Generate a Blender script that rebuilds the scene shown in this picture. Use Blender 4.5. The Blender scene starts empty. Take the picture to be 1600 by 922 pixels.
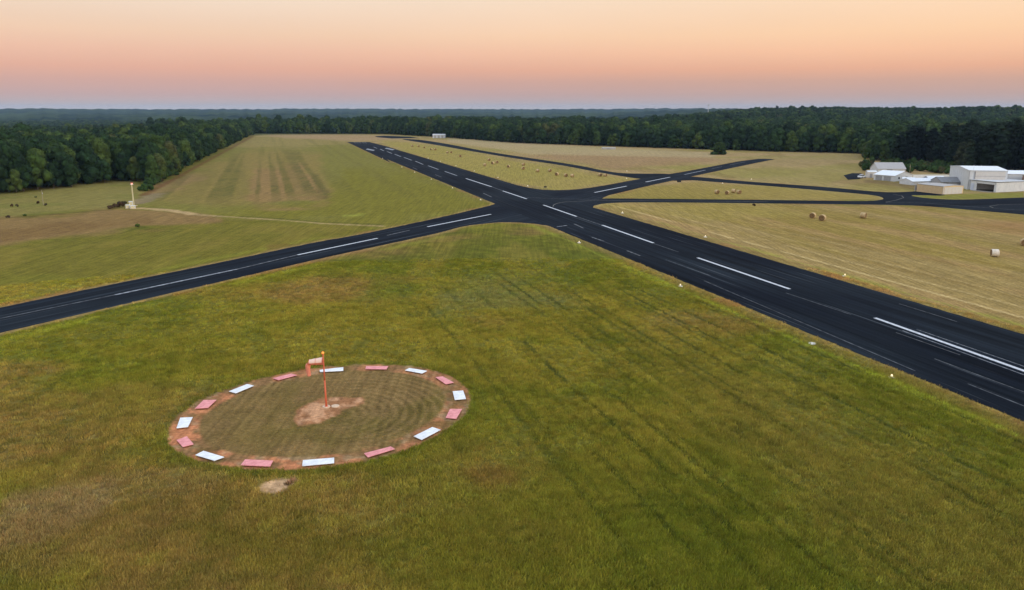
import bpy, bmesh, math, random
import numpy as np
from mathutils import Vector, Matrix
from mathutils.geometry import tessellate_polygon

S = bpy.context.scene
random.seed(7)
RNG = np.random.default_rng(11)
R = math.radians

# ------------------------------------------------------------------ camera
F, H = 1250.0, 35.0                       # focal length in photo pixels, camera height in metres
TH = math.atan(290 / F)
cam = bpy.data.cameras.new('camera'); camo = bpy.data.objects.new('camera', cam)
S.collection.objects.link(camo); S.camera = camo
cam.sensor_width = 36; cam.lens = F / 1600 * 36
cam.clip_start = 1; cam.clip_end = 40000
camo.location = (0, 0, H); camo.rotation_euler = (math.pi / 2 - TH, 0, 0)
S.render.resolution_x = 1024; S.render.resolution_y = 590

# ------------------------------------------------------------------ sky
SUN_EL, SUN_AZ = R(11), R(130)             # azimuth clockwise from +Y: behind the camera, to the right
w = bpy.data.worlds.new("World"); S.world = w; w.use_nodes = True
nt = w.node_tree; nt.nodes.clear(); N = nt.nodes.new; L = nt.links.new
out = N('ShaderNodeOutputWorld'); bg = N('ShaderNodeBackground'); L(bg.outputs[0], out.inputs[0])
tc = N('ShaderNodeTexCoord'); sep = N('ShaderNodeSeparateXYZ'); L(tc.outputs['Generated'], sep.inputs[0])
mx = N('ShaderNodeMath'); mx.operation = 'MAXIMUM'; L(sep.outputs[2], mx.inputs[0]); mx.inputs[1].default_value = 0
sq = N('ShaderNodeMath'); sq.operation = 'SQRT'; L(mx.outputs[0], sq.inputs[0])
def lin(c):
    c = np.asarray(c, float) / 255
    return np.where(c <= .04045, c / 12.92, ((c + .055) / 1.055) ** 2.4)
def skyramp(stops):
    r = N('ShaderNodeValToRGB'); e = r.color_ramp.elements
    for i, (p, c) in enumerate(stops):
        q = e[i] if i < 2 else e.new(p)
        q.position = p; q.color = (*lin(c), 1)
    L(sq.outputs[0], r.inputs[0]); return r
UP = [(.50, (228, 226, 222)), (.72, (205, 212, 222)), (1.0, (178, 194, 216))]
rl = skyramp([(0, (190, 188, 190)), (.072, (178, 170, 174)), (.13, (186, 156, 158)), (.178, (200, 154, 148)), (.213, (218, 160, 142)),
              (.255, (230, 178, 154)), (.29, (235, 194, 165)), (.354, (238, 213, 190))] + UP)
rr = skyramp([(0, (188, 182, 182)), (.072, (178, 168, 170)), (.13, (188, 158, 152)), (.178, (202, 158, 142)), (.213, (228, 168, 138)),
              (.255, (246, 190, 152)), (.29, (251, 204, 162)), (.354, (250, 215, 180))] + UP)
mr = N('ShaderNodeMapRange'); L(sep.outputs[0], mr.inputs[0]); mr.inputs[1].default_value = -.45; mr.inputs[2].default_value = .6
mr.interpolation_type = 'SMOOTHSTEP'
mixs = N('ShaderNodeMix'); mixs.data_type = 'RGBA'; L(mr.outputs[0], mixs.inputs[0])
L(rl.outputs[0], mixs.inputs[6]); L(rr.outputs[0], mixs.inputs[7])
# the evening glow round the sun that has just reached the horizon behind the camera
sky = N('ShaderNodeTexSky'); sky.sky_type = 'NISHITA'; sky.sun_disc = False
sky.sun_elevation = SUN_EL; sky.sun_rotation = SUN_AZ; sky.altitude = 200
sc = N('ShaderNodeVectorMath'); sc.operation = 'SCALE'; L(sky.outputs[0], sc.inputs[0]); sc.inputs[3].default_value = 0.014
ad = N('ShaderNodeVectorMath'); ad.operation = 'ADD'; L(sc.outputs[0], ad.inputs[0]); L(mixs.outputs[2], ad.inputs[1])
# the sky goes on getting brighter above the frame, as it does inside it
up = N('ShaderNodeMapRange'); up.interpolation_type = 'SMOOTHSTEP'; L(sep.outputs[2], up.inputs[0]); up.inputs[1].default_value = .12; up.inputs[2].default_value = .6
up.inputs[3].default_value = 1; up.inputs[4].default_value = 1.9
# thin uneven dusk layers
mpw = N('ShaderNodeMapping'); mpw.inputs['Scale'].default_value = (2.2, 2.2, 9); L(tc.outputs['Generated'], mpw.inputs[0])
nw = N('ShaderNodeTexNoise'); nw.inputs['Scale'].default_value = 1.6; nw.inputs['Detail'].default_value = 4; L(mpw.outputs[0], nw.inputs[0])
mw = N('ShaderNodeMapRange'); L(nw.outputs['Fac'], mw.inputs[0]); mw.inputs[1].default_value = .3; mw.inputs[2].default_value = .7; mw.inputs[3].default_value = .98; mw.inputs[4].default_value = 1.02
mm = N('ShaderNodeMath'); mm.operation = 'MULTIPLY'; L(mw.outputs[0], mm.inputs[0]); L(up.outputs[0], mm.inputs[1])
s2 = N('ShaderNodeVectorMath'); s2.operation = 'SCALE'; L(ad.outputs[0], s2.inputs[0]); L(mm.outputs[0], s2.inputs[3])
L(s2.outputs[0], bg.inputs[0]); bg.inputs[1].default_value = 1.0

sl = bpy.data.lights.new('sun', 'SUN'); sl.energy = 1.35; sl.angle = R(16); sl.color = (1, .84, .66)
so = bpy.data.objects.new('sun', sl); S.collection.objects.link(so)
sd = Vector((math.sin(SUN_AZ) * math.cos(SUN_EL), math.cos(SUN_AZ) * math.cos(SUN_EL), math.sin(SUN_EL)))
so.rotation_euler = sd.to_track_quat('Z', 'Y').to_euler(); so.location = sd * 500

S.view_settings.view_transform = 'Standard'; S.view_settings.look = 'None'
S.view_settings.exposure = 0; S.view_settings.gamma = 1
S.render.engine = 'CYCLES'
S.cycles.max_bounces = 4; S.cycles.diffuse_bounces = 2; S.cycles.glossy_bounces = 2; S.cycles.volume_bounces = 0
S.cycles.transparent_max_bounces = 4

# ------------------------------------------------------------------ geometry of the place
def gp(u, v, z=0.0):
    """point of height z on the ray through photo position (u, v)"""
    u = u - 800; v = v - 461
    dz = -(F * math.sin(TH) + v * math.cos(TH)); dy = F * math.cos(TH) - v * math.sin(TH)
    t = (z - H) / dz
    return (u * t, dy * t)
def hz(v, Y):
    v = v - 461
    return H - (F * math.sin(TH) + v * math.cos(TH)) / (F * math.cos(TH) - v * math.sin(TH)) * Y
def proj(x, y, z=0):
    x = np.asarray(x, float); y = np.asarray(y, float)
    d = y * math.cos(TH) + (H - z) * math.sin(TH); d = np.maximum(d, 1.0)
    up = -(H - z) * math.cos(TH) + y * math.sin(TH)
    return 800 + F * x / d, 461 - F * up / d
D_RW = np.array([-.2895, .9572]); P_RW = np.array([.9572, .2895]); C_RW = np.array([-5.7, 357.7])
D_XW = np.array([.5059, .8626]); P_XW = np.array([.8626, -.5059]); C_XW = np.array([15.5, 310.6])
def rw(x, y):
    return (x - C_RW[0]) * P_RW[0] + (y - C_RW[1]) * P_RW[1], (x - C_RW[0]) * D_RW[0] + (y - C_RW[1]) * D_RW[1]

def _h(ix, iy, s):
    n = (ix.astype(np.int64) * 374761393 + iy.astype(np.int64) * 668265263 + s * 974634777) & 0xffffffff
    n = ((n ^ (n >> 13)) * 1274126177) & 0xffffffff
    return ((n ^ (n >> 16)) & 0xffffff) / float(0xffffff)
def vn(x, y, s=0):
    x = np.asarray(x, float); y = np.asarray(y, float)
    ix = np.floor(x); iy = np.floor(y); fx = x - ix; fy = y - iy
    fx = fx * fx * (3 - 2 * fx); fy = fy * fy * (3 - 2 * fy)
    a = _h(ix, iy, s); b = _h(ix + 1, iy, s); c = _h(ix, iy + 1, s); d = _h(ix + 1, iy + 1, s)
    return (a * (1 - fx) + b * fx) * (1 - fy) + (c * (1 - fx) + d * fx) * fy
def fbm(x, y, s=0, o=4):
    t = 0; a = .5; n = 0
    for i in range(o):
        t = t + a * vn(x * 2 ** i + 17.3 * i, y * 2 ** i - 9.1 * i, s + i); n += a; a *= .5
    return t / n
def sm(a, b, x):
    t = np.clip((x - a) / (b - a), 0, 1); return t * t * (3 - 2 * t)
def sdist(px, py, poly, closed=True):
    """signed distance to a polygon, negative inside"""
    px = np.asarray(px, float); py = np.asarray(py, float)
    d = np.full(px.shape, 1e18); ins = np.zeros(px.shape, bool); n = len(poly)
    for i in range(n if closed else n - 1):
        ax, ay = poly[i]; bx, by = poly[(i + 1) % n]
        ex, ey = bx - ax, by - ay; wx = px - ax; wy = py - ay
        t = np.clip((wx * ex + wy * ey) / max(ex * ex + ey * ey, 1e-9), 0, 1)
        d = np.minimum(d, (wx - ex * t) ** 2 + (wy - ey * t) ** 2)
        if closed:
            c = ((ay > py) != (by > py)) & (px < (bx - ax) * (py - ay) / (by - ay + 1e-12) + ax); ins ^= c
    d = np.sqrt(d); return np.where(ins, -d, d) if closed else d

def terrain(x, y):
    d = np.hypot(x, y); az = np.degrees(np.arctan2(x, np.maximum(y, 1)))
    far = sm(1300, 2200, d)
    z = far * 15 * sm(8, 21, az) * (1 - sm(2600, 3600, d)) * (.75 + .5 * fbm(x / 900, y / 900, 5, 2))
    z = z - 32 * sm(1280, 2100, d) * (1 - sm(4500, 9500, d)) * (1 - sm(6, 16, az))
    z = z + sm(1150, 1500, d) * 7 * (fbm(x / 420, y / 300, 6, 2) ** 1.5) + sm(2600, 2900, d) * 0
    z = z + sm(2600, 5000, d) * (fbm(x / 2600 + 3, y / 1800, 8, 3) ** 2) * 46 * (1 - .5 * sm(6000, 11000, d))
    return z

# -- the paved outlines, as corner points on the ground
E1 = lambda t: tuple(np.array([4.2, 269.1]) + np.array([-.2869, .958]) * t)
E2 = lambda t: tuple(np.array([8.4, 361.9]) + np.array([-.2932, .956]) * t)
G = lambda pts: [gp(*p) for p in pts]
RUNWAY = [gp(542, 222)] + G([(610.6, 254.4)]) + [E1(t) for t in (330, 200, 60, 0, -80, -190, -330)] + \
         [E2(t) for t in (-420, -300, -160, 0, 200, 360)] + G([(605, 229), (577, 222)])
def chaikin(P, n=2):
    for _ in range(n):
        Q = []
        for i in range(len(P)):
            a = np.array(P[i]); b = np.array(P[(i + 1) % len(P)])
            Q += [tuple(a * .75 + b * .25), tuple(a * .25 + b * .75)]
        P = Q
    return P
def extra(P, a, b, L_):      # continue the straight edge a->b by L_ metres past b
    a = np.array(a); b = np.array(b); d = b - a; d /= np.linalg.norm(d); return tuple(b + d * L_)
_ta = extra(None, gp(157, 448), gp(0, 481), 70); _tb = extra(None, gp(188.7, 476.2), gp(0, 520.3), 80)
CROSS = [_ta] + G([(0, 481), (157, 448), (314.5, 416.5), (500, 377), (545, 370), (594, 360), (687.5, 340), (745, 326.5), (771, 320),
         (778, 316), (785, 300), (800, 287.5), (837.5, 296), (875, 297.7), (912, 295), (950, 289), (1000, 279.5), (1050, 271.3),
         (1070, 268.3), (1176, 248), (1214, 248.7), (1199, 251), (1084, 275), (1050, 282.5), (1010, 291), (965, 302), (947, 306),
         (930, 318), (920, 335), (910, 358), (887, 364.7), (870, 356), (862, 353.4), (825, 348.4), (784, 347), (762, 349), (725, 353), (697, 361),
         (659, 370), (500, 404), (346, 440), (188.7, 476.2), (0, 520.3)]) + [_tb]
TAXI1 = G([(655, 218), (700, 225), (750, 235), (800, 243), (900, 257.5), (950, 268.3), (980, 271.5), (1050, 271.3), (1060, 276),
           (1030, 279), (1000, 279.7), (985, 277.5), (950, 272), (900, 262.5), (875, 257.8), (800, 247), (725, 234.3), (675, 225.3), (637, 219.6), (625, 217)])
TAXI2 = G([(1087, 276), (1150, 282.3), (1200, 286), (1300, 293), (1342, 297.3), (1387, 301), (1424, 299.6), (1438, 298.5), (1477, 303.5),
           (1475, 306), (1440, 305), (1418, 305.5), (1448, 310), (1490, 312.3), (1532, 311.3), (1600, 308.5), (1700, 306), (1760, 306), (1760, 352), (1700, 344),
           (1600, 335.5), (1532, 329.6), (1482, 325), (1431, 321), (1330, 319.4), (1200, 318), (1050, 316.3), (947, 316.5), (924, 323), (920, 316),
           (930, 311), (949, 310), (1050, 311), (1200, 312.5), (1330, 314.4), (1364, 314), (1379, 312), (1381, 310), (1376, 307.5), (1364, 305),
           (1330, 301.7), (1200, 290.5), (1100, 283.2), (1082, 281.5), (1050, 283), (1045, 279), (1060, 276)])
APRON_L = G([(1318, 274), (1332, 270.5), (1346, 271), (1350, 277), (1342, 280), (1325, 281)])
STRIP = G([(585, 213), (600, 212.2), (640, 213.6), (655, 215.8), (612, 216.4), (590, 214.6)])
RUNWAY_S = RUNWAY; CROSS_S = chaikin(CROSS, 1); TAXI1_S = chaikin(TAXI1, 2); TAXI2_S = chaikin(TAXI2, 2)

# ------------------------------------------------------------------ ground colours
ARCS = [[(890, 452), (930, 480), (965, 520), (985, 565), (984, 610), (960, 655), (915, 700)], [(870, 470), (905, 500), (935, 540), (950, 580), (946, 620), (925, 655)],
        [(1080, 575), (1035, 580), (995, 590), (975, 605), (970, 630), (985, 660)], [(1180, 605), (1155, 620), (1146, 645), (1152, 670), (1180, 700)], [(1200, 618), (1182, 628), (1176, 645), (1185, 668)],
        [(1255, 590), (1275, 600), (1274, 620), (1255, 630)], [(1325, 755), (1345, 775), (1350, 795), (1338, 815)], [(800, 830), (900, 810), (990, 790), (1060, 790)]]
def turf_tracks(x, y):
    s, t = rw(x, y); q = np.zeros(np.shape(x)); fade = sm(-82, -66, s) * sm(-18, -23, s) * sm(-30, -70, t)
    k = 0; o = -76.0
    while o < -20:
        wv = .35 * (vn(t / 28, t * 0 + k, 23) - .5) * 2; d = np.abs(s - o - wv)
        m = sm(.62, .22, d) * sm(.38, .6, vn(t / 26 + k * 3.7, t * 0 + k, 29) * .65 + .35 * vn(t / 6, t * 0 + k, 30))
        q = np.maximum(q, m * (.35 + .65 * ((k * 7) % 5) / 4)); o += (1.7, 2.3, 1.5, 3.0, 1.8, 1.6, 2.0)[k % 7]; k += 1
    q = q * fade * sm(215, 150, np.hypot(x, y))
    for ai, A_ in enumerate(ARCS):
        P = [np.array(gp(*p)) for p in A_]
        for _ in range(3):                     # round the corners of the wheel marks
            P = [P[0]] + [c for a, b in zip(P[:-1], P[1:]) for c in (a * .75 + b * .25, a * .25 + b * .75)] + [P[-1]]
        d0 = sdist(x, y, P, False)
        q = np.maximum(q, (sm(.42, .15, d0) + sm(.42, .15, np.abs(d0 - 1.9)) * .7) * (.45 if ai < 2 else .7) * sm(.3, .6, vn(x / 5, y / 5, 33)))
    return q
def zones(x, y):
    """albedo of the grassland, bare soil and tracks"""
    x = np.asarray(x, float); y = np.asarray(y, float)
    u, v = proj(x, y); s, t = rw(x, y); d = np.hypot(x, y)
    jx = (fbm(x / 22, y / 22, 31, 3) - .5); jy = (fbm(x / 14, y / 14, 41, 3) - .5)
    wob = jx * 26 + jy * 14                                     # metres of raggedness
    pxm = 1250 / np.maximum(d, 20)                              # photo pixels per metre across
    nL = fbm(x / 60, y / 45, 1, 4); nM = fbm(x / 14, y / 12, 2, 4); nS = fbm(x / 2.6, y / 2.6, 3, 3)
    st = fbm(s / .8 + jy * 1.5, t / 34, 4, 3); st2 = fbm(s / 3.2 + jx, t / 90, 6, 2)
    col = np.empty(x.shape + (3,))
    def C(*c): return lin(c)
    def over(m, c):
        m = np.clip(m, 0, 1)[..., None]; col[:] = col * (1 - m) + c * m
    base = C(114, 104, 36)
    col[:] = base
    over(sm(.45, .68, nL) * .75, C(88, 92, 24)); over(sm(.52, .72, nM) * .5, C(94, 98, 26))
    over(sm(.55, .75, fbm(x / 34 + 9, y / 26, 12, 4)) * .8, C(122, 98, 52))
    over(sm(.5, .75, nS) * .35, C(128, 118, 44)); over(sm(.5, .3, nS) * .35, C(72, 76, 20))
    near = sm(330, 200, d); nearer = sm(180, 110, d)
    nz_ = nearer * (.3 + .7 * sm(-62, -45, s)) * (.35 + .65 * sm(.35, .6, fbm(x / 30, y / 40, 17, 3))); over(sm(.54, .64, st) * .42 * nz_, C(72, 78, 20)); over(sm(.44, .34, st) * .3 * nz_, C(132, 122, 54)); over(sm(.6, .75, st2) * .12 * nz_, C(84, 90, 24))
    def poly(P, soft, c, k=1.0, wb=.35):
        q = sdist(u, v, P) + wob * wb * np.minimum(pxm, 6)
        over(sm(soft, -soft, q) * k, c)
    # right foreground: browner towards the runway; dull patches
    poly([(560, 640), (820, 600), (1050, 760), (1200, 930), (600, 930)], 60, C(92, 94, 26), .4)
    poly([(1000, 520), (1250, 600), (1650, 800), (1650, 960), (1400, 930)], 60, C(116, 100, 46), .45)
    poly([(660, 445), (760, 440), (900, 455), (930, 480), (780, 490), (690, 480)], 12, C(100, 100, 56), .6)
    poly([(590, 430), (700, 445), (650, 470), (560, 470)], 10, C(84, 92, 30), .5)
    poly([(20, 790), (110, 770), (180, 760), (150, 800), (60, 835), (0, 840)], 12, C(124, 104, 68), .75)
    poly([(0, 840), (120, 820), (300, 790), (260, 830), (80, 880), (0, 880)], 24, C(112, 92, 50), .45)
    poly([(160, 750), (200, 745), (340, 745), (290, 765), (180, 775)], 10, C(112, 94, 54), .45)
    poly([(720, 730), (780, 725), (810, 755), (750, 765)], 14, C(118, 90, 46), .55)
    poly([(300, 830), (520, 800), (900, 830), (880, 900), (400, 925)], 40, C(96, 90, 26), .4)
    over(turf_tracks(x, y) * .72, C(54, 60, 16))
    # strips beside the crossing runway
    poly([(-80, 390), (0, 385), (180, 362), (330, 345), (500, 352), (600, 352), (560, 372), (300, 420), (0, 485), (-80, 500)], 6, C(112, 103, 37), .85)
    poly([(-80, 440), (100, 430), (300, 395), (320, 405), (0, 475), (-80, 490)], 8, C(114, 112, 36), .5)
    over(sm(.5, .7, fbm(x / 9, y / 30, 22, 3)) * sm(150, 190, d) * sm(420, 330, d) * .4, C(134, 116, 50))
    # left hay field
    HF = [(205, 326), (232, 300), (395, 212), (430, 207), (542, 210), (560, 228), (620, 262), (700, 290), (770, 318), (690, 340), (600, 350), (380, 342), (250, 332)]
    poly(HF, 5, C(120, 112, 50), 1, .1)
    poly([(330, 330), (420, 345), (600, 345), (770, 318), (640, 270), (540, 262), (500, 312), (420, 322)], 12, C(116, 108, 36), .85)
    poly([(250, 300), (300, 270), (390, 232), (500, 240), (515, 300), (500, 312), (400, 318), (300, 320), (240, 318)], 10, C(136, 114, 62), .75)
    poly([(385, 300), (400, 262), (470, 258), (505, 305), (490, 312), (400, 316)], 8, C(140, 110, 68), .8)
    poly([(236, 302), (270, 280), (330, 275), (320, 282), (262, 296)], 5, C(140, 112, 72), .8)
    poly([(340, 230), (395, 213), (560, 214), (550, 226), (440, 232)], 6, C(144, 124, 74), .7)
    lf = sm(6, -6, sdist(u, v, HF)) * sm(300, 380, d)
    ln = vn(s / 2.1 + jx * .2, t / 500, 51)
    inb = sm(14, -8, sdist(u, v, [(240, 312), (300, 270), (400, 235), (470, 240), (515, 308), (380, 322)]))
    over(lf * inb * sm(.5, .75, ln) * (.55 + .3 * sm(.4, .6, nM)) * .8, C(88, 86, 38)); over(lf * sm(.58, .78, vn(s / 4.5, t / 400, 52)) * .3, C(104, 96, 44))
    poly([(488, 272), (496, 270), (512, 300), (510, 311), (498, 309)], 4, C(86, 80, 38), .5, .1)
    # land left of the beacon
    poly([(-200, 345), (0, 340), (170, 326), (205, 322), (225, 300), (205, 280), (0, 303), (-200, 320)], 3, C(128, 116, 60), 1, .08)
    over(sm(4, -4, sdist(u, v, [(-200, 345), (0, 340), (190, 324), (225, 300), (205, 280), (-200, 320)])) * sm(.5, .65, fbm(x / 26, y / 9, 61, 3)) * .5, C(108, 108, 46))
    poly([(-200, 350), (0, 340), (190, 325), (310, 335), (345, 344), (250, 352), (180, 362), (0, 386), (-200, 400)], 4, C(134, 106, 64), .95, .15)
    poly([(-50, 362), (120, 345), (230, 345), (160, 358), (0, 382)], 5, C(112, 84, 46), .5, .3)
    # far fields between the runways and the woods
    FAR = [(395, 214), (430, 208), (600, 210), (690, 214), (1000, 230), (1345, 238), (1700, 255), (1700, 312), (1530, 314), (1200, 312),
           (1050, 290), (900, 298), (790, 292), (640, 250), (545, 220), (430, 213)]
    poly(FAR, 3, C(150, 130, 78), 1, .05)
    ff = sm(3, -3, sdist(u, v, FAR))
    over(ff * sm(.45, .65, fbm(x / 90, y / 50, 71, 4)) * .7, C(162, 134, 94))
    over(ff * sm(.5, .7, fbm(x / 60 + 5, y / 40, 75, 4)) * .7, C(138, 128, 64))
    over(ff * sm(.55, .7, fbm(x / 16, y / 50, 77, 3)) * .4, C(116, 98, 50))
    poly([(585, 218), (640, 222), (760, 243), (900, 268), (1000, 281), (870, 297), (800, 288), (650, 243)], 3, C(148, 132, 64), .8, .08)
    poly([(900, 300), (1010, 291), (1090, 284), (1200, 292), (1360, 306), (1380, 311), (1300, 313), (950, 309)], 3, C(146, 126, 64), .85, .05)
    poly([(420, 209), (600, 211), (650, 217), (560, 221), (420, 214)], 2, C(156, 128, 92), .8, .05)
    poly([(870, 238), (1100, 243), (1130, 252), (960, 264), (880, 252), (820, 244)], 4, C(150, 120, 84), .8, .08)
    poly([(700, 216), (900, 228), (1130, 240), (1110, 246), (830, 241), (700, 222)], 2, C(168, 148, 108), .7, .05)
    poly([(1130, 247), (1345, 243), (1345, 250), (1200, 262), (1110, 262)], 4, C(150, 128, 84), .7, .08)
    poly([(1190, 262), (1345, 258), (1345, 268), (1290, 290), (1150, 280)], 4, C(140, 128, 68), .6, .08)
    # hay field right of the main runway
    HAY = [(915, 312), (1050, 317), (1300, 320), (1431, 322), (1600, 336), (1800, 352), (1800, 600), (1600, 521), (1275, 429), (1100, 375), (937, 328)]
    poly(HAY, 3, C(147, 124, 74), 1, .03)
    hf = sm(3, -3, sdist(u, v, HAY))
    over(hf * sm(.5, .68, fbm(s / 20, t / 120, 81, 4)) * .75, C(138, 118, 54))
    over(hf * sm(.52, .68, fbm(s / 11, t / 60 + 4, 83, 4)) * .6, C(162, 130, 84))
    over(hf * sm(.55, .7, fbm(s / 2.2, t / 50, 84, 3)) * .4, C(130, 104, 54))
    over(hf * sm(.56, .7, fbm(s / 1.5 + 7, t / 34, 85, 3)) * .25, C(176, 148, 92))
    poly([(945, 318), (1180, 322), (1260, 335), (1100, 345), (990, 330)], 6, C(150, 132, 66), .6, .1)
    for off, wd, k in ((24.8, .34, .95), (31.8, .28, .6), (39, .26, .35), (46.5, .26, .25), (54, .26, .2)):   # straw windrows left by the rake
        q = np.abs(s - off - (vn(t / 30, t * 0 + off, 5) - .5) * 1.0)
        over(hf * sm(wd * 2, wd * .3, q) * k * sm(.22, .42, vn(t / 9, t * 0 + off, 9) * .5 + .5 * vn(t / 40, t * 0 + off, 3)) * sm(400, 250, d), C(196, 170, 116))
    # beyond everything: forest floor and distant fields
    over(sm(1150, 1250, d), C(84, 88, 52)); over(sm(1500, 1700, d) * sm(.5, .6, fbm(x / 400, y / 300, 91, 3)), C(96, 104, 70))
    # verges: worn strip along every paved edge
    for P, c0, k in ((RUNWAY_S, C(136, 116, 68), .75), (CROSS_S, C(150, 124, 76), .9), (TAXI1_S, C(150, 134, 84), .5), (TAXI2_S, C(158, 142, 92), .5)):
        q = sdist(x, y, P)
        wv = .9 + 1.1 * vn(x / 7, y / 7, 13)
        over(sm(wv * 1.5, wv * .45, q) * k, c0)
        if P is RUNWAY_S: over(sm(4.6, 2.2, q + (nM - .5) * 2.5) * .5 * near, C(126, 108, 58)); over(sm(.5, .1, np.abs(q - 4.4 - (nM - .5) * 1.2)) * .5 * near, C(134, 142, 48))
        over(sm(3, 4.2, q) * sm(7.5, 5, q) * .35 * sm(.35, .6, vn(x / 11, y / 11, 14)) * near, C(138, 140, 46))
        over(sm(4, 2, q) * sm(.66, .8, vn(x / 8, y / 8, 15)) * .4, C(140, 96, 62))
    # tracks
    def track(pts, wd, c, k=.8):
        q = sdist(x, y, G(pts), False) + (vn(x / 3, y / 3, 19) - .5) * wd * .6
        over(sm(wd, wd * .4, q) * k, c)
    TR = [(222, 325), (262, 328), (300, 335), (375, 340), (440, 344), (500, 349), (596, 353.5)]
    track(TR, 1.6, C(164, 140, 96), .75); track([(a, b - 2.2) for a, b in TR[3:]], 1.0, C(84, 80, 32), .7)
    track([(215, 325), (262, 328.5), (300, 334)], 3.0, C(178, 148, 104), .8)
    track([(230, 315), (196, 322), (170, 328), (60, 337), (-60, 346)], 1.2, C(76, 58, 34), .6)
    track([(245, 303), (232, 310), (214, 318)], 5, C(138, 118, 96), .6)
    track([(650, 241.7), (700, 242), (755, 241)], 1.6, C(92, 76, 44), .7)
    track([(225, 305), (262, 285), (395, 213)], 2.5, C(108, 72, 40), .7)
    poly([(535, 336), (570, 334), (566, 337), (536, 339)], 2, C(150, 150, 62), .6, .02)
    poly([(415, 382), (450, 379), (455, 384), (420, 388)], 3, C(122, 96, 46), .7, .1)
    poly([(1575, 345), (1700, 355), (1700, 380), (1500, 352)], 8, C(150, 112, 70), .6, .1)
    poly([(1425, 273), (1483, 273), (1483, 277.5), (1425, 278)], 1.2, C(205, 195, 180), .95, 0)
    poly([(1418, 305.5), (1448, 310), (1490, 312), (1600, 308.5), (1600, 300), (1480, 304)], 1.5, C(124, 120, 50), .9, .02)
    poly([(1352, 281), (1430, 288), (1437, 298), (1400, 292), (1350, 284)], 2.5, C(112, 90, 60), .7, .05)
    # the ring
    cx, cy, ang = ring(x, y)
    rr_ = cx
    m = sm(RIN + .1, RIN - .5, rr_ + (nM - .5) * .8)
    over(m, C(124, 100, 60)); over(m * sm(.48, .64, nM) * .7, C(100, 88, 40)); over(m * sm(.5, .7, nS) * .4, C(136, 110, 70))
    arc = np.sin(np.hypot(x + 20.5, y - 88.5) * 5.2 + nM * 2)
    over(m * sm(.1, .9, arc) * .34 * sm(.25, .6, nM + .1) * sm(-26, -16, x + (y - 88) * .4), C(78, 68, 34)); over(m * sm(-.2, -.9, arc) * .3 * sm(.25, .6, nM + .1) * sm(-26, -16, x + (y - 88) * .4), C(150, 122, 78))
    over(m * sm(-22, -35, x) * .5 * sm(.4, .6, nM), C(132, 104, 66))
    ringm = sm(RIN - .5, RIN + .1, rr_ + (nM - .5) * .8) * sm(ROUT + .3, ROUT, rr_ + (nS - .5) * .9)
    red = sm(.1, .9, .5 + .5 * np.cos(ang - 3.9)) * .75
    over(ringm * .9, C(140, 104, 70)); over(ringm * (.45 + .55 * red) * sm(.38, .56, fbm(x / 2.2, y / 2.2, 109, 4)), C(198, 128, 88)); over(ringm * sm(.55, .7, fbm(x / 1.3 + 3, y / 1.3, 110, 3)) * .6, C(166, 140, 104))
    over(ringm * sm(.58, .72, nS) * .6, C(96, 82, 40))
    edge = sm(ROUT - .1, ROUT + .4, rr_) * sm(ROUT + 2.2, ROUT + .6, rr_)
    over(edge * .5, C(78, 84, 24))
    # bare patches: at the windsock's foot and below the ring
    def bare(P, c1, c2, jj):
        q = sdist(x, y, P) + (nS - .5) * jj + (nM - .5) * jj
        over(sm(.35, -.15, q), c1); over(sm(.1, -.4, q) * sm(.42, .62, fbm(x / 1.1, y / 1.1, 101, 3)), c2)
        return q
    Z = lambda p: gp(p[0] / 3.0769 + 240, p[1] / 3.0769 + 520)
    q = bare([Z(p) for p in [(665, 400), (680, 370), (740, 340), (800, 316), (880, 312), (985, 318), (985, 340), (900, 385), (800, 430), (700, 445), (655, 425)]], C(160, 112, 76), C(198, 150, 112), 1.6)
    over(sm(0, -.5, q) * sm(.55, .68, fbm(x / .9, y / .9, 103, 3)) * sm(-26, -27.5, x), C(70, 50, 30))
    q = bare([Z(p) for p in [(512, 745), (540, 712), (610, 698), (680, 702), (672, 740), (620, 765), (560, 776), (520, 768)]], C(174, 138, 98), C(198, 160, 120), .55)
    over(sm(0, -.4, q) * sm(.56, .64, fbm(x / .7, y / .7, 107, 2)), C(62, 46, 28))
    # pipe scar along the crossing
    return np.clip(col * .93, 0.004, .9)

RC = None
_cs = [(856,176),(1072,167),(1262,182),(1400,228),(1469,299),(1443,388),(1314,482),(1086,571),(792,620),(497,627),(268,591),(148,521),(148,432),(250,343),(422,268),(630,211)]
_cg = np.array([gp(a / 3.0769 + 240, b / 3.0769 + 520) for a, b in _cs]); RC = _cg.mean(0)
_ca = np.unwrap(np.arctan2(_cg[:, 1] - RC[1], _cg[:, 0] - RC[0])); _cr = np.hypot(_cg[:, 0] - RC[0], _cg[:, 1] - RC[1])
_o = np.argsort(_ca % (2 * math.pi)); _ka = (_ca % (2 * math.pi))[_o]; _kr = _cr[_o]; RM = float(_cr.mean())
RIN, ROUT = RM - 1.35, RM + 1.25
def ring(x, y):
    a = np.arctan2(y - RC[1], x - RC[0]) % (2 * math.pi)
    rad = np.interp(a, _ka, _kr, period=2 * math.pi)
    return np.hypot(x - RC[0], y - RC[1]) / rad * RM, None, a

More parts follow.
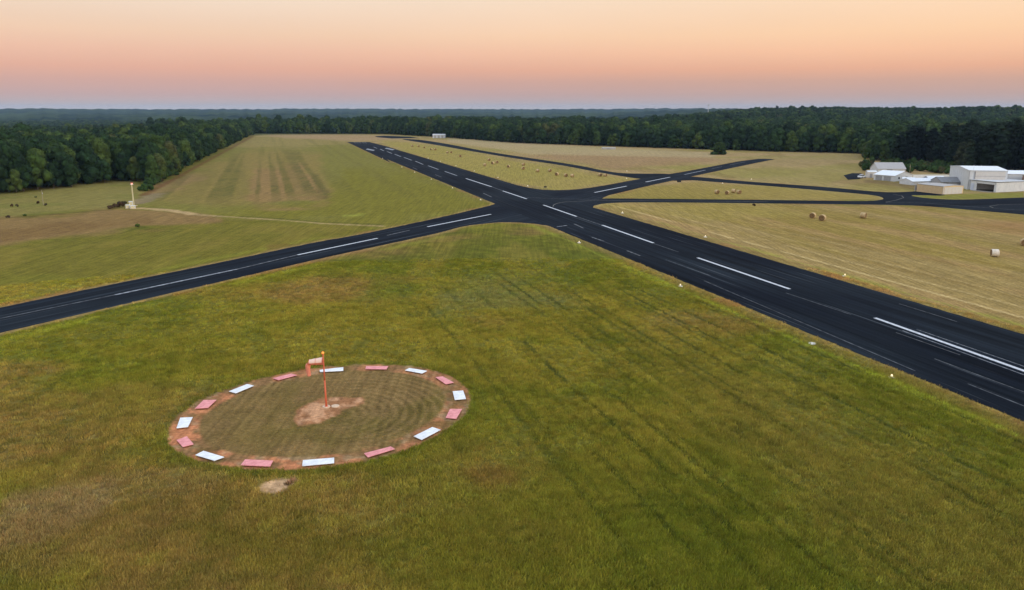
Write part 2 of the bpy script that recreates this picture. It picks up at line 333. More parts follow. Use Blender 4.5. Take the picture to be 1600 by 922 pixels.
# ------------------------------------------------------------------ materials
MATS = {}
def mat(name, col=(.5, .5, .5), rough=.8, var=.12, scale=3.0, bump=.0, spec=.3, metal=0, emit=None, c2=None, stretch=(1, 1, 1)):
    if name in MATS: return MATS[name]
    m = bpy.data.materials.new(name); m.use_nodes = True; t = m.node_tree; n = t.nodes.new; l = t.links.new
    b = t.nodes['Principled BSDF']; b.inputs['Roughness'].default_value = rough; b.inputs['Metallic'].default_value = metal
    b.inputs['Specular IOR Level'].default_value = spec
    tc = n('ShaderNodeTexCoord'); mp = n('ShaderNodeMapping'); mp.inputs['Scale'].default_value = stretch; l(tc.outputs['Object'], mp.inputs[0])
    nz = n('ShaderNodeTexNoise'); nz.inputs['Scale'].default_value = scale; nz.inputs['Detail'].default_value = 5; l(mp.outputs[0], nz.inputs[0])
    r = n('ShaderNodeValToRGB'); r.color_ramp.elements[0].position = .3; r.color_ramp.elements[1].position = .72
    a = tuple(max(0, c * (1 - var)) for c in col); bb = c2 or tuple(min(1, c * (1 + var)) for c in col)
    r.color_ramp.elements[0].color = (*a, 1); r.color_ramp.elements[1].color = (*bb, 1)
    l(nz.outputs['Fac'], r.inputs[0]); l(r.outputs[0], b.inputs['Base Color'])
    if bump:
        bp = n('ShaderNodeBump'); bp.inputs['Strength'].default_value = .6; bp.inputs['Distance'].default_value = bump
        l(nz.outputs['Fac'], bp.inputs['Height']); l(bp.outputs[0], b.inputs['Normal'])
    if emit:
        b.inputs['Emission Color'].default_value = (*emit[0], 1); b.inputs['Emission Strength'].default_value = emit[1]
    MATS[name] = m; return m
def sr(*c): return tuple(float(q) for q in lin(c))

def ground_mat():
    m = bpy.data.materials.new('grassland'); m.use_nodes = True; t = m.node_tree; n = t.nodes.new; l = t.links.new
    b = t.nodes['Principled BSDF']; b.inputs['Roughness'].default_value = 1; b.inputs['Specular IOR Level'].default_value = .05
    at = n('ShaderNodeAttribute'); at.attribute_name = 'Col'
    tc = n('ShaderNodeTexCoord')
    def noise(sc, det, st=(1, 1, 1), rot=0):
        mp = n('ShaderNodeMapping'); mp.vector_type = 'POINT'; mp.inputs['Scale'].default_value = st; mp.inputs['Rotation'].default_value = (0, 0, rot)
        l(tc.outputs['Object'], mp.inputs[0]); z = n('ShaderNodeTexNoise'); z.inputs['Scale'].default_value = sc; z.inputs['Detail'].default_value = det
        l(mp.outputs[0], z.inputs[0]); return z.outputs['Fac']
    def ramp(f, lo, hi, a, b_):
        q = n('ShaderNodeMapRange'); l(f, q.inputs[0]); q.inputs[1].default_value = lo; q.inputs[2].default_value = hi
        q.inputs[3].default_value = a; q.inputs[4].default_value = b_; return q.outputs[0]
    def mul(a, b_):
        q = n('ShaderNodeMath'); q.operation = 'MULTIPLY'; l(a, q.inputs[0]); l(b_, q.inputs[1]); return q.outputs[0]
    f1 = ramp(noise(2.2, 6), .3, .7, .72, 1.28); f2 = ramp(noise(.35, 6), .3, .7, .84, 1.16)
    f3 = ramp(noise(1.0, 5, (1.6, .05, 1), R(-16.8)), .35, .65, .82, 1.18)
    f = mul(mul(f1, f2), f3)
    v = n('ShaderNodeVectorMath'); v.operation = 'SCALE'; l(at.outputs['Color'], v.inputs[0]); l(f, v.inputs[3])
    l(v.outputs[0], b.inputs['Base Color'])
    bp = n('ShaderNodeBump'); bp.inputs['Strength'].default_value = .5; bp.inputs['Distance'].default_value = .25
    l(noise(3.5, 5), bp.inputs['Height']); l(bp.outputs[0], b.inputs['Normal'])
    return m

def asphalt_mat(name, axis, org, dark=1.0):
    m = bpy.data.materials.new(name); m.use_nodes = True; t = m.node_tree; n = t.nodes.new; l = t.links.new
    b = t.nodes['Principled BSDF']; b.inputs['Roughness'].default_value = .95; b.inputs['Specular IOR Level'].default_value = .02
    tc = n('ShaderNodeTexCoord'); mp = n('ShaderNodeMapping'); mp.inputs['Rotation'].default_value = (0, 0, axis)
    l(tc.outputs['Object'], mp.inputs[0])            # x: across the strip, y: along it
    def noise(sc, det, st):
        m2 = n('ShaderNodeMapping'); m2.inputs['Scale'].default_value = st; l(mp.outputs[0], m2.inputs[0])
        z = n('ShaderNodeTexNoise'); z.inputs['Scale'].default_value = sc; z.inputs['Detail'].default_value = det; l(m2.outputs[0], z.inputs[0]); return z.outputs['Fac']
    def ramp(f, lo, hi, a, b_):
        q = n('ShaderNodeMapRange'); l(f, q.inputs[0]); q.inputs[1].default_value = lo; q.inputs[2].default_value = hi
        q.inputs[3].default_value = a; q.inputs[4].default_value = b_; return q.outputs[0]
    def math_(op, a, b_=None):
        q = n('ShaderNodeMath'); q.operation = op
        (l(a, q.inputs[0]) if hasattr(a, 'links') else setattr(q.inputs[0], 'default_value', a))
        if b_ is not None: (l(b_, q.inputs[1]) if hasattr(b_, 'links') else setattr(q.inputs[1], 'default_value', b_))
        return q.outputs[0]
    big = noise(.05, 5, (1, .35, 1)); streak = noise(.8, 6, (1, .02, 1)); fine = noise(6, 4, (1, 1, 1))
    mix = n('ShaderNodeMix'); mix.data_type = 'RGBA'; l(ramp(big, .35, .65, 0, 1), mix.inputs[0])
    mix.inputs[6].default_value = (.0055 * dark, .0080 * dark, .0130 * dark, 1); mix.inputs[7].default_value = (.0125 * dark, .0170 * dark, .0225 * dark, 1)
    # construction joints every 3.05 m across, partly filled, paler; the mask breaks them up
    sx = n('ShaderNodeSeparateXYZ'); l(mp.outputs[0], sx.inputs[0])
    fr = math_('FRACT', math_('MULTIPLY', math_('ADD', sx.outputs[0], math_('MULTIPLY', noise(.04, 2, (.1, 1, 1)), .8)), 1 / 3.4))
    ds = math_('ABSOLUTE', math_('SUBTRACT', fr, .5))
    jn = ramp(ds, .0, .04, 1, 0)
    br = ramp(noise(.25, 3, (1.2, .09, 1)), .52, .62, 0, 1)
    j = math_('MULTIPLY', jn, br)
    mix2 = n('ShaderNodeMix'); mix2.data_type = 'RGBA'; l(j, mix2.inputs[0]); l(mix.outputs[2], mix2.inputs[6]); mix2.inputs[7].default_value = (.09, .1, .11, 1)
    v = n('ShaderNodeVectorMath'); v.operation = 'SCALE'; l(mix2.outputs[2], v.inputs[0])
    l(math_('MULTIPLY', ramp(streak, .32, .68, .55, 1.6), ramp(fine, .3, .7, .8, 1.2)), v.inputs[3])
    l(v.outputs[0], b.inputs['Base Color'])
    bp = n('ShaderNodeBump'); bp.inputs['Strength'].default_value = .3; bp.inputs['Distance'].default_value = .01
    l(fine, bp.inputs['Height']); l(bp.outputs[0], b.inputs['Normal'])
    return m

def leaf_mat(name, cols, attr_instancer=False):
    m = bpy.data.materials.new(name); m.use_nodes = True; t = m.node_tree; n = t.nodes.new; l = t.links.new
    b = t.nodes['Principled BSDF']; b.inputs['Roughness'].default_value = .85; b.inputs['Specular IOR Level'].default_value = .1
    oi = n('ShaderNodeObjectInfo'); r = n('ShaderNodeValToRGB'); r.color_ramp.interpolation = 'LINEAR'
    e = r.color_ramp.elements
    for i, (p, c) in enumerate(cols):
        q = e[i] if i < 2 else e.new(p); q.position = p; q.color = (*sr(*c), 1)
    pz = n('ShaderNodeTexNoise'); pz.inputs['Scale'].default_value = .016; pz.inputs['Detail'].default_value = 2; g0 = n('ShaderNodeNewGeometry'); l(g0.outputs['Position'], pz.inputs[0])
    m1 = n('ShaderNodeMath'); m1.operation = 'MULTIPLY_ADD'; l(pz.outputs['Fac'], m1.inputs[0]); m1.inputs[1].default_value = 1.1; m1.inputs[2].default_value = -.4
    m2_ = n('ShaderNodeMath'); m2_.operation = 'MULTIPLY_ADD'; l(oi.outputs['Random'], m2_.inputs[0]); m2_.inputs[1].default_value = .75; l(m1.outputs[0], m2_.inputs[2]); l(m2_.outputs[0], r.inputs[0])
    g = n('ShaderNodeNewGeometry'); nz = n('ShaderNodeTexNoise'); nz.inputs['Scale'].default_value = .45; nz.inputs['Detail'].default_value = 3
    l(g.outputs['Position'], nz.inputs[0])
    mr = n('ShaderNodeMapRange'); l(nz.outputs['Fac'], mr.inputs[0]); mr.inputs[1].default_value = .3; mr.inputs[2].default_value = .7
    mr.inputs[3].default_value = .45; mr.inputs[4].default_value = 1.7
    v = n('ShaderNodeVectorMath'); v.operation = 'SCALE'; l(r.outputs[0], v.inputs[0]); l(mr.outputs[0], v.inputs[3])
    l(v.outputs[0], b.inputs['Base Color']); MATS[name] = m; return m

# ------------------------------------------------------------------ object helpers
COL = S.collection
def tag(o, label=None, cat=None, group=None, kind=None):
    if label: o['label'] = label
    if cat: o['category'] = cat
    if group: o['group'] = group
    if kind: o['kind'] = kind
    return o
def empty(name, loc=(0, 0, 0), rz=0, scale=None):
    o = bpy.data.objects.new(name, None); o.empty_display_size = .5; COL.objects.link(o)
    o.location = loc; o.rotation_euler = (0, 0, rz)
    if scale: o.scale = scale
    return o
def link(name, me, parent=None, m=None):
    if m and not me.materials: me.materials.append(m)
    o = bpy.data.objects.new(name, me); COL.objects.link(o)
    if parent: o.parent = parent
    return o
class MB:
    """collects shapes, links them as one mesh"""
    def __init__(s): s.b = bmesh.new()
    def box(s, c, d, rz=0, rx=0, ry=0, taper=1.0):
        r = bmesh.ops.create_cube(s.b, size=1)['verts']
        M = Matrix.Translation(c) @ Matrix.Rotation(rz, 4, 'Z') @ Matrix.Rotation(ry, 4, 'Y') @ Matrix.Rotation(rx, 4, 'X')
        for q in r:
            k = taper if q.co.z > 0 else 1
            q.co = M @ Vector((q.co.x * d[0] * k, q.co.y * d[1] * k, q.co.z * d[2]))
        return s
    def tube(s, p0, p1, r0, r1=None, n=10, cap=True):
        r1 = r0 if r1 is None else r1; p0 = Vector(p0); p1 = Vector(p1); d = p1 - p0
        r = bmesh.ops.create_cone(s.b, cap_ends=cap, segments=n, radius1=r0, radius2=max(r1, 1e-4), depth=d.length)['verts']
        M = Matrix.Translation((p0 + p1) / 2) @ d.to_track_quat('Z', 'Y').to_matrix().to_4x4()
        for q in r: q.co = M @ q.co
        return s
    def ball(s, c, r, sub=2, jit=0, sc=(1, 1, 1)):
        vs = bmesh.ops.create_icosphere(s.b, subdivisions=sub, radius=1)['verts']
        for q in vs:
            k = 1 + random.uniform(-jit, jit); q.co = Vector((c[0] + q.co.x * r * sc[0] * k, c[1] + q.co.y * r * sc[1] * k, c[2] + q.co.z * r * sc[2] * k))
        return s
    def prism(s, prof, y0, y1, ax='y'):
        """profile points (x, z) pushed along y"""
        a = [s.b.verts.new((p[0], y0, p[1])) for p in prof]; c = [s.b.verts.new((p[0], y1, p[1])) for p in prof]; n = len(prof)
        s.b.faces.new(a); s.b.faces.new(c[::-1])
        for i in range(n): s.b.faces.new((a[i], c[i], c[(i + 1) % n], a[(i + 1) % n]))
        return s
    def quad(s, *p):
        s.b.faces.new([s.b.verts.new(q) for q in p]); return s
    def build(s, name, m, parent=None, bevel=0, smooth=False):
        bmesh.ops.recalc_face_normals(s.b, faces=s.b.faces)
        if bevel: bmesh.ops.bevel(s.b, geom=[e for e in s.b.edges if e.calc_face_angle(0) > .5], offset=bevel, segments=2, affect='EDGES', profile=.6)
        if smooth:
            for f in s.b.faces: f.smooth = True
        me = bpy.data.meshes.new(name); s.b.to_mesh(me); s.b.free(); me.materials.append(m)
        return link(name, me, parent)
def children(o): return [c for c in bpy.data.objects if c.parent == o]
def copy_tree(o, kids, loc, rz=0, scale=None):
    c = o.copy(); COL.objects.link(c); c.location = loc; c.rotation_euler = (0, 0, rz)
    if scale: c.scale = scale
    for k in kids:
        d = k.copy(); COL.objects.link(d); d.parent = c
    return c
def mesh_np(name, V, Fq, m, smooth=False):
    me = bpy.data.meshes.new(name); k = Fq.shape[1]
    me.vertices.add(len(V)); me.vertices.foreach_set('co', np.asarray(V, np.float32).ravel())
    me.loops.add(Fq.size); me.loops.foreach_set('vertex_index', Fq.astype(np.int32).ravel())
    me.polygons.add(len(Fq)); me.polygons.foreach_set('loop_start', np.arange(0, Fq.size, k, dtype=np.int32))
    me.polygons.foreach_set('loop_total', np.full(len(Fq), k, np.int32))
    if smooth: me.polygons.foreach_set('use_smooth', np.ones(len(Fq), bool))
    me.update(calc_edges=True); me.materials.append(m); return me
def set_col(me, c, name='Col'):
    a = me.color_attributes.new(name, 'FLOAT_COLOR', 'POINT')
    a.data.foreach_set('color', np.concatenate([c, np.ones((len(c), 1))], 1).astype(np.float32).ravel())

# ------------------------------------------------------------------ ground
az = np.radians(np.concatenate([np.linspace(-180, -44, 26)[:-1], np.linspace(-44, 44, 680), np.linspace(44, 180, 26)[1:]]))
rad = np.concatenate([[2, 12, 30], np.geomspace(48, 1300, 520), np.geomspace(1300, 12500, 60)[1:]])
A, RR = np.meshgrid(az, rad); X = RR * np.sin(A); Y = RR * np.cos(A)
Zg = terrain(X, Y) + .12 * (fbm(X / 9, Y / 9, 201, 3) - .5) * sm(60, 40, np.abs(rw(X, Y)[0])) * 0
nr, na = A.shape
idx = np.arange(nr * na).reshape(nr, na)
FQ = np.stack([idx[:-1, :-1], idx[:-1, 1:], idx[1:, 1:], idx[1:, :-1]], -1).reshape(-1, 4)[:, ::-1]
me = mesh_np('ground', np.stack([X, Y, Zg], -1).reshape(-1, 3), FQ, ground_mat())
set_col(me, zones(X.ravel(), Y.ravel()))
ground = tag(link('ground', me), kind='structure')

# ------------------------------------------------------------------ paved strips
def strip(name, P, z, m, jitter=.2, step=1.6):
    Q = []
    for i in range(len(P)):
        a = np.array(P[i]); b = np.array(P[(i + 1) % len(P)]); Lg = np.linalg.norm(b - a); k = max(1, int(Lg / step))
        nrm = np.array([-(b - a)[1], (b - a)[0]]) / max(Lg, 1e-6)
        for j in range(k):
            p = a + (b - a) * j / k; jj = (float(vn(p[0] * 1.3, p[1] * 1.3, 77)) - .5) * 2 * jitter * (1 if j else 0)
            Q.append((p[0] + nrm[0] * jj, p[1] + nrm[1] * jj, z))
    tri = tessellate_polygon([[Vector(q) for q in Q]])
    me = bpy.data.meshes.new(name); n = len(Q)
    low = [(q[0], q[1], -.02) for q in Q]
    side = [(i, (i + 1) % n, n + (i + 1) % n, n + i) for i in range(n)]
    me.from_pydata(Q + low, [], [tuple(t) for t in tri] + side); me.update()
    bm = bmesh.new(); bm.from_mesh(me); bmesh.ops.recalc_face_normals(bm, faces=bm.faces); bm.to_mesh(me); bm.free()
    me.materials.append(m); return tag(link(name, me), kind='structure')
a_rw = asphalt_mat('runway_asphalt', math.atan2(D_RW[0], D_RW[1]), 0); a_xw = asphalt_mat('crossing_asphalt', math.atan2(D_XW[0], D_XW[1]), 0, 1.15)
a_tx = asphalt_mat('taxiway_asphalt', R(80), 0, 1.0)
runway = strip('runway', RUNWAY_S, .044, a_rw); crossing = strip('crossing_runway', CROSS_S, .040, a_xw)
taxi = strip('taxiway', TAXI2_S, .036, a_tx, .05); taxi1 = strip('taxiway', TAXI1_S, .032, a_tx, .05)
strip('car_park', APRON_L, .03, a_tx, .02); strip('distant_pavement', STRIP, .03, a_tx, .02)

white = mat('marking_paint', (.42, .44, .48), .85, .25, 3.5, c2=(.72, .74, .79))
worn = mat('worn_marking_paint', (.16, .18, .21), .9, .5, 1.2, c2=(.4, .42, .46))
faint = mat('faint_marking_paint', (.035, .04, .05), .95, .5, .8, c2=(.2, .21, .225))
def dash(name, a, b, wd, m, parent, z=.052):
    a = np.array(a); b = np.array(b); d = (b - a) / np.linalg.norm(b - a); n = np.array([-d[1], d[0]]) * wd / 2
    q = MB(); q.quad((*(a - n), z), (*(b - n), z), (*(b + n), z), (*(a + n), z)); return q.build(name, m, parent)
def onc(C, D, u, v):
    p = np.array(gp(u, v)); return C + D * ((p - C) @ D)
for a in [(1367, 497, 1690, 612), (1090, 403, 1234, 452), (941, 352, 1021, 380), (849, 320.5, 901, 338.5), (785.6, 298.5, 823, 311), (728, 279, 768, 292),
          (695, 268, 714, 274.6), (669, 259, 685, 265), (649, 252, 661, 257), (631, 246, 643.5, 250.6), (616.6, 241, 626.6, 245), (605, 237, 612.5, 240), (594, 233, 600, 236), (584, 230, 589, 232)]:
    far = a[1] < 275
    dash('centreline_dash', gp(a[0], a[1]), gp(a[2], a[3]), .74 if not far else .85, white if a[1] > 276 else worn, runway)
dash('old_paint_line', gp(1410, 517), gp(1690, 619), .14, worn, runway); dash('old_paint_line', gp(1432, 515), gp(1690, 604), .13, worn, runway)
dash('old_paint_line', gp(768, 292), gp(785, 298.3), .3, faint, runway); dash('old_paint_line', gp(902, 339), gp(940, 352), .28, faint, runway)
dash('old_paint_line', gp(1022, 381), gp(1060, 394), .2, faint, runway)
for a in [(1100, 439, 1430, 580), (1040, 406, 1110, 431), (1400, 520, 1500, 555), (1405, 475, 1495, 503), (1228, 458, 1330, 492), (1460, 561, 1600, 613), (1512, 600, 1600, 635)]:
    dash('worn_seam', gp(a[0], a[1]), gp(a[2], a[3]), .14, faint, runway, .0485)
for a in [(897, 350, 912, 357), (925, 371, 943, 377), (755, 302, 768, 308), (645, 262, 652, 265), (680, 273, 690, 277), (980, 392, 1000, 400)]:
    dash('skid_mark', gp(a[0], a[1]), gp(a[2], a[3]), .5, faint, runway, .0485)
dash('worn_seam', gp(870, 354.5), gp(886, 352.5), .5, worn, runway, .0485)
for c in [[(571.6, 233.6), (574, 232.2), (586, 234.6), (583, 235.8)], [(601, 232), (604, 231.2), (617, 233.8), (613, 234.9)]]:
    q = MB(); q.quad(*[(*gp(*p), .052) for p in c]); q.build('touchdown_block', worn, runway)
for u0 in (553, 557, 561, 566, 570): dash('threshold_stripe', gp(u0, 222.4), gp(u0 + 3, 224), .8, faint, runway)
for a in [(668, 354.5, 767, 335, .8), (465, 398.5, 590, 372.5, .75), (180, 461, 370, 421, .7), (929, 301, 979, 291, .9), (1009, 284.5, 1047, 277, .9), (1069, 273, 1102, 266, .9)]:
    dash('centreline_dash', gp(a[0], a[1]), gp(a[2], a[3]), a[4], worn if a[1] < 282 or a[0] == 180 else white, crossing)
for a in [(0, 498, 180, 461), (605, 368, 640, 360), (1112, 264, 1128, 260.5), (1140, 258, 1165, 253), (1182, 249.4, 1204, 249.3), (370, 421, 465, 398.5)]:
    dash('old_paint_line', gp(a[0], a[1]), gp(a[2], a[3]), .5 if a[0] else .35, faint, crossing)
def curve(name, pts, wd, m, parent, z=.0485):
    P = [np.array(gp(*p)) for p in pts]; q = MB(); prev = None
    for i, p in enumerate(P):
        d = P[min(i + 1, len(P) - 1)] - P[max(i - 1, 0)]; d /= np.linalg.norm(d); n = np.array([-d[1], d[0]]) * wd / 2
        cur = (q.b.verts.new((*(p - n), z)), q.b.verts.new((*(p + n), z)))
        if prev: q.b.faces.new((prev[0], cur[0], cur[1], prev[1]))
        prev = cur
    return q.build(name, m, parent)
tline = mat('taxi_line_paint', (.1, .1, .09), .9, .4, .8, c2=(.2, .19, .17))
curve('taxi_line', [(864, 323), (865, 320.5), (869, 318.5), (876, 316.7), (886, 315.5), (900, 315), (925, 313.6), (960, 313.6), (1060, 313.9), (1200, 315.3)], .35, tline, runway, .0495)
curve('taxi_line', [(823, 308.5), (850, 310), (880, 311), (920, 311.6), (950, 312)], .3, faint, runway, .0497)
curve('taxi_line', [(1384, 316), (1400, 313), (1412, 309), (1409, 306), (1395, 303.5)], .3, tline, taxi, .041)
curve('taxi_line', [(1384, 316.5), (1440, 317), (1500, 322), (1545, 325), (1600, 329)], .3, faint, taxi, .0415)
curve('taxi_line', [(1600, 319), (1560, 320), (1546, 322.5), (1552, 325)], .3, tline, taxi, .042)

# ------------------------------------------------------------------ the ring of panels round the windsock
p_white = mat('panel_white_paint', (.7, .71, .72), .75, .1, 2.2, c2=(.86, .87, .89)); p_pink = mat('panel_faded_red_paint', sr(214, 132, 134), .8, .1, 2.5, c2=sr(236, 160, 158))
post_m = mat('panel_post_wood', (.22, .16, .1), .9)
PAN = [("w", [(798,178),(912,165),(912,182),(800,188)], 'white panel on the far side of the ring, directly behind the windsock pole'),
 ("p", [(1022,160),(1128,160),(1120,175),(1018,174)], 'faded pink panel at the farthest edge of the ring, right of the windsock'),
 ("w", [(1208,180),(1230,169),(1315,183),(1290,195)], 'white panel at the far right of the ring, first white one right of the windsock'),
 ("p", [(1355,213),(1390,209),(1443,239),(1405,247)], 'faded pink panel on the upper right bend of the ring'),
 ("w", [(1438,281),(1488,277),(1502,317),(1448,322)], 'nearly square looking white panel at the rightmost end of the ring'),
 ("p", [(1425,366),(1483,366),(1455,413),(1404,408)], 'faded pink panel just below the rightmost white panel of the ring'),
 ("w", [(1250,497),(1340,453),(1380,466),(1288,514)], 'long slanted white panel on the lower right of the ring'),
 ("p", [(1012,579),(1140,546),(1160,558),(1030,598)], 'slanted faded pink panel on the near right of the ring, in green grass'),
 ("w", [(718,612),(868,600),(868,626),(714,640)], 'long white panel on the near side of the ring, widest in the picture'),
 ("p", [(440,608),(575,614),(560,642),(418,636)], 'faded pink panel nearest the camera, above the small bare patch outside the ring'),
 ("w", [(200,587),(240,567),(340,597),(292,614)], 'white panel on reddish bare soil at the near left of the ring'),
 ("p", [(110,515),(160,497),(192,535),(140,548)], 'faded pink panel on orange soil at the left bend of the ring'),
 ("w", [(128,408),(188,405),(165,452),(110,458)], 'white panel at the leftmost end of the ring'),
 ("p", [(240,323),(302,322),(262,360),(198,364)], 'faded pink panel on the upper left of the ring, next above the leftmost white panel'),
 ("w", [(362,281),(450,246),(482,254),(395,290)], 'slanted white panel on the upper left of the ring, left of the windsock'),
 ("p", [(572,218),(660,196),(690,203),(600,227)], 'narrow faded pink panel on the far side, just left of the hanging windsock')]
for kind, cs, lb in PAN:
    P = [Vector((*gp(a / 3.0769 + 240, b / 3.0769 + 520, .2), .2)) for a, b in cs]
    c = sum(P, Vector()) / 4
    root = empty('ring_panel', (c.x, c.y, 0)); tag(root, lb, 'marker panel', 'panels of the segmented ring round the windsock')
    q = MB(); a = [q.b.verts.new(p - Vector((c.x, c.y, 0))) for p in P]; b2 = [q.b.verts.new(p - Vector((c.x, c.y, .05))) for p in P]
    q.b.faces.new(a); q.b.faces.new(b2[::-1])
    for i in range(4): q.b.faces.new((a[i], b2[i], b2[(i + 1) % 4], a[(i + 1) % 4]))
    q.build('board', p_white if kind == 'w' else p_pink, root)
    for p in P:
        pp = (p - c) * .86; q = MB(); q.box((pp.x, pp.y, .07), (.09, .09, .15)); q.build('post', post_m, root)

# ------------------------------------------------------------------ windsock
wx, wy = gp(510, 636)
pole_m = mat('salmon_pole_paint', sr(214, 108, 76), .6, .1, 4); conc = mat('pale_concrete', sr(206, 180, 154), .9, .12, 6)
sock_m = mat('salmon_sock_cloth', sr(222, 136, 112), .9, .1, 5, .01); sock_t = mat('lit_top_sock_cloth', sr(232, 196, 178), .9, .05, 5)
ws = tag(empty('windsock', (wx, wy, 0)), 'drooping salmon windsock on a thin orange pole with a lit lamp, standing in the ring', 'windsock')
MB().tube((0, 0, -.05), (0, 0, .12), .48, .46, 24).build('base', conc, ws, .02)
MB().tube((0, 0, .1), (-.03, 0, 3.4), .12, .1, 12).tube((-.03, 0, 3.4), (-.06, 0, 6.7), .1, .07, 12).build('pole', pole_m, ws, smooth=True)
MB().tube((0, 0, .12), (0, 0, .16), .22, .22, 16).build('flange', pole_m, ws)
MB().tube((-.06, 0, 6.62), (-.06, 0, 6.72), .13, .13, 14).build('lamp_base', mat('lamp_housing', (.5, .16, .06), .5), ws)
MB().ball((-.06, 0, 6.83), .14, 2).build('lamp', mat('orange_lamp_glass', (.9, .22, .04), .3, emit=((1, .2, .03), 1.8)), ws, smooth=True)
# wire frame cone pointing left with cloth over it: upper side coloured paler as if lit from above, salmon lower side
TOPZ, LEN = 5.72, 1.62
def sock_part(name, a0, a1, m):
    q = MB(); rows = []
    for i in range(9):
        f = i / 8; x = -.12 - LEN * f; r_ = .53 - .14 * f; zc = TOPZ + .10 - .18 * f; row = []
        for j in range(9):
            an = a0 + (a1 - a0) * j / 8; rr_ = r_ * (1 + .03 * math.sin(i * 2.1 + j))
            row.append(q.b.verts.new((x, rr_ * math.cos(an), zc + rr_ * .86 * math.sin(an))))
        rows.append(row)
    for i in range(8):
        for j in range(8): q.b.faces.new((rows[i][j], rows[i + 1][j], rows[i + 1][j + 1], rows[i][j + 1]))
    return q.build(name, m, ws, smooth=True)
sock_part('sock_top', -.05, math.pi + .05, sock_t)
sock_part('sock_side', -math.pi - .05 + math.pi * 2 - math.pi * 0 - math.pi * 2 + .1, -.05, sock_m)
q = MB(); rows = []
for i in range(15):                            # the end that hangs limp
    f = i / 14; row = []; a = min(1, f * 3.2)
    x = -.12 - LEN + .02 - .22 * math.sin(a * math.pi / 2) + .10 * max(0, f - .3); z = TOPZ - .08 - .1 * a - 1.72 * max(0, f - .08)
    for j in range(12):
        an = j / 12 * 2 * math.pi; r_ = (.4 - .08 * min(1, f * 2)) * (1 - .25 * f) * (1 + .12 * math.sin(3 * an + i * .5))
        row.append(q.b.verts.new((x + r_ * .95 * math.cos(an), r_ * math.sin(an), z + (1 - a) * r_ * math.cos(an) * .6)))
    rows.append(row)
for i in range(14):
    for j in range(12): q.b.faces.new((rows[i][j], rows[i + 1][j], rows[i + 1][(j + 1) % 12], rows[i][(j + 1) % 12]))
q.b.faces.new(rows[-1]); q.build('sock_tail', sock_m, ws, smooth=True)
for f in (0, .5, 1):
    q = MB(); r_ = .54 - .14 * f
    for j in range(16):
        a, b2 = j / 16 * 2 * math.pi, (j + 1) / 16 * 2 * math.pi; x = -.12 - LEN * f; zc = TOPZ + .1 - .18 * f
        q.tube((x, r_ * math.cos(a), zc + r_ * .87 * math.sin(a)), (x, r_ * math.cos(b2), zc + r_ * .87 * math.sin(b2)), .022, n=5, cap=False)
    q.build('frame_hoop', pole_m, ws)
MB().tube((-.05, 0, TOPZ + .5), (-.14, 0, TOPZ + .55), .03, n=6).build('bracket', pole_m, ws); MB().tube((-.05, 0, TOPZ - .35), (-.14, 0, TOPZ - .32), .03, n=6).build('bracket', pole_m, ws)
dx, dy = gp(524, 635)
q = MB(); q.tube((0, 0, -.05), (0, 0, .1), .5, .48, 24); o = q.build('concrete_disc', conc, None, .02); o.location = (dx, dy, 0)
tag(o, 'flat round pale concrete cover beside the foot of the windsock pole', 'concrete cover')

# ------------------------------------------------------------------ edge lights
cone_m = mat('edge_light_white', (.62, .6, .54), .5, .05); glow = mat('edge_light_lens', (.9, .8, .6), .3, emit=((1, .75, .4), .9)); rust = mat('edge_light_ring_rust', sr(170, 110, 76), .9)
LIGHTS = [(1393, 590, 'edge light on a white disc beside the runway, nearest the camera', 1),
 (1063, 447, 'edge light between runway and foreground grass, second from the camera on the near side', 1),
 (905, 379, 'edge light on the near side of the runway just past the junction corner', 1),
 (1320, 431, 'edge light on the hay field side of the runway, farthest right', 1), (1102, 370, 'edge light on the hay field side of the runway, opposite the long dash', 1),
 (972.5, 332.5, 'edge light on the hay field side close to the taxiway corner', 1), (824.5, 290.5, 'edge light at the bend where runway and crossing meet, beside the dark marker', 1),
 (778, 277, 'edge light along the far right runway edge, first beyond the bend', 1), (741, 267, 'edge light along the far right runway edge, second beyond the bend', 1),
 (712.5, 259, 'edge light along the far right runway edge, third beyond the bend', 1), (688, 252, 'edge light along the far right runway edge, fourth beyond the bend', 1),
 (669, 247, 'edge light along the far right runway edge, by the thin dark track', 1), (751, 312, 'edge light on worn soil in the left corner of the junction', 1),
 (707, 293.5, 'edge light on the left edge of the far runway, first beyond the junction', 1), (674, 280, 'edge light on the left edge of the far runway, second beyond the junction', 1),
 (648, 269, 'edge light on the left edge of the far runway, third beyond the junction', 1), (628, 261, 'edge light on the left edge of the far runway, fourth beyond the junction', 1),
 (598, 247.5, 'edge light on the left edge of the far runway, farthest away', 1), (979, 278.8, 'edge light on the tip of grass between taxiway and crossing runway', 1),
 (979.5, 267.3, 'edge light on the far side of the bending taxiway', 1), (1174, 280, 'edge light on the far side of the taxiway to the hangars', 1), (1129, 286.3, 'edge light between the two taxiways, near the loop of hay', 1)]
def make_light():
    r = empty('edge_light')
    MB().tube((0, 0, -.02), (0, 0, .07), .5, .48, 18).build('base_disc', cone_m, r)
    MB().tube((0, 0, .07), (0, 0, .26), .13, .09, 12).build('stem', cone_m, r)
    MB().tube((0, 0, .26), (0, 0, .42), .15, .11, 12).ball((0, 0, .42), .11, 1).build('lens', glow, r, smooth=True)
    return r
l0 = make_light(); lk = children(l0)
for i, (u, v, lb, _) in enumerate(LIGHTS):
    o = l0 if i == 0 else copy_tree(l0, lk, (0, 0, 0))
    p = gp(u, v + .5); k = 1.0 if i < 7 else .85
    o.location = (*p, 0); o.scale = (k, k, k); tag(o, lb, 'runway light', 'lights along the runway edges')
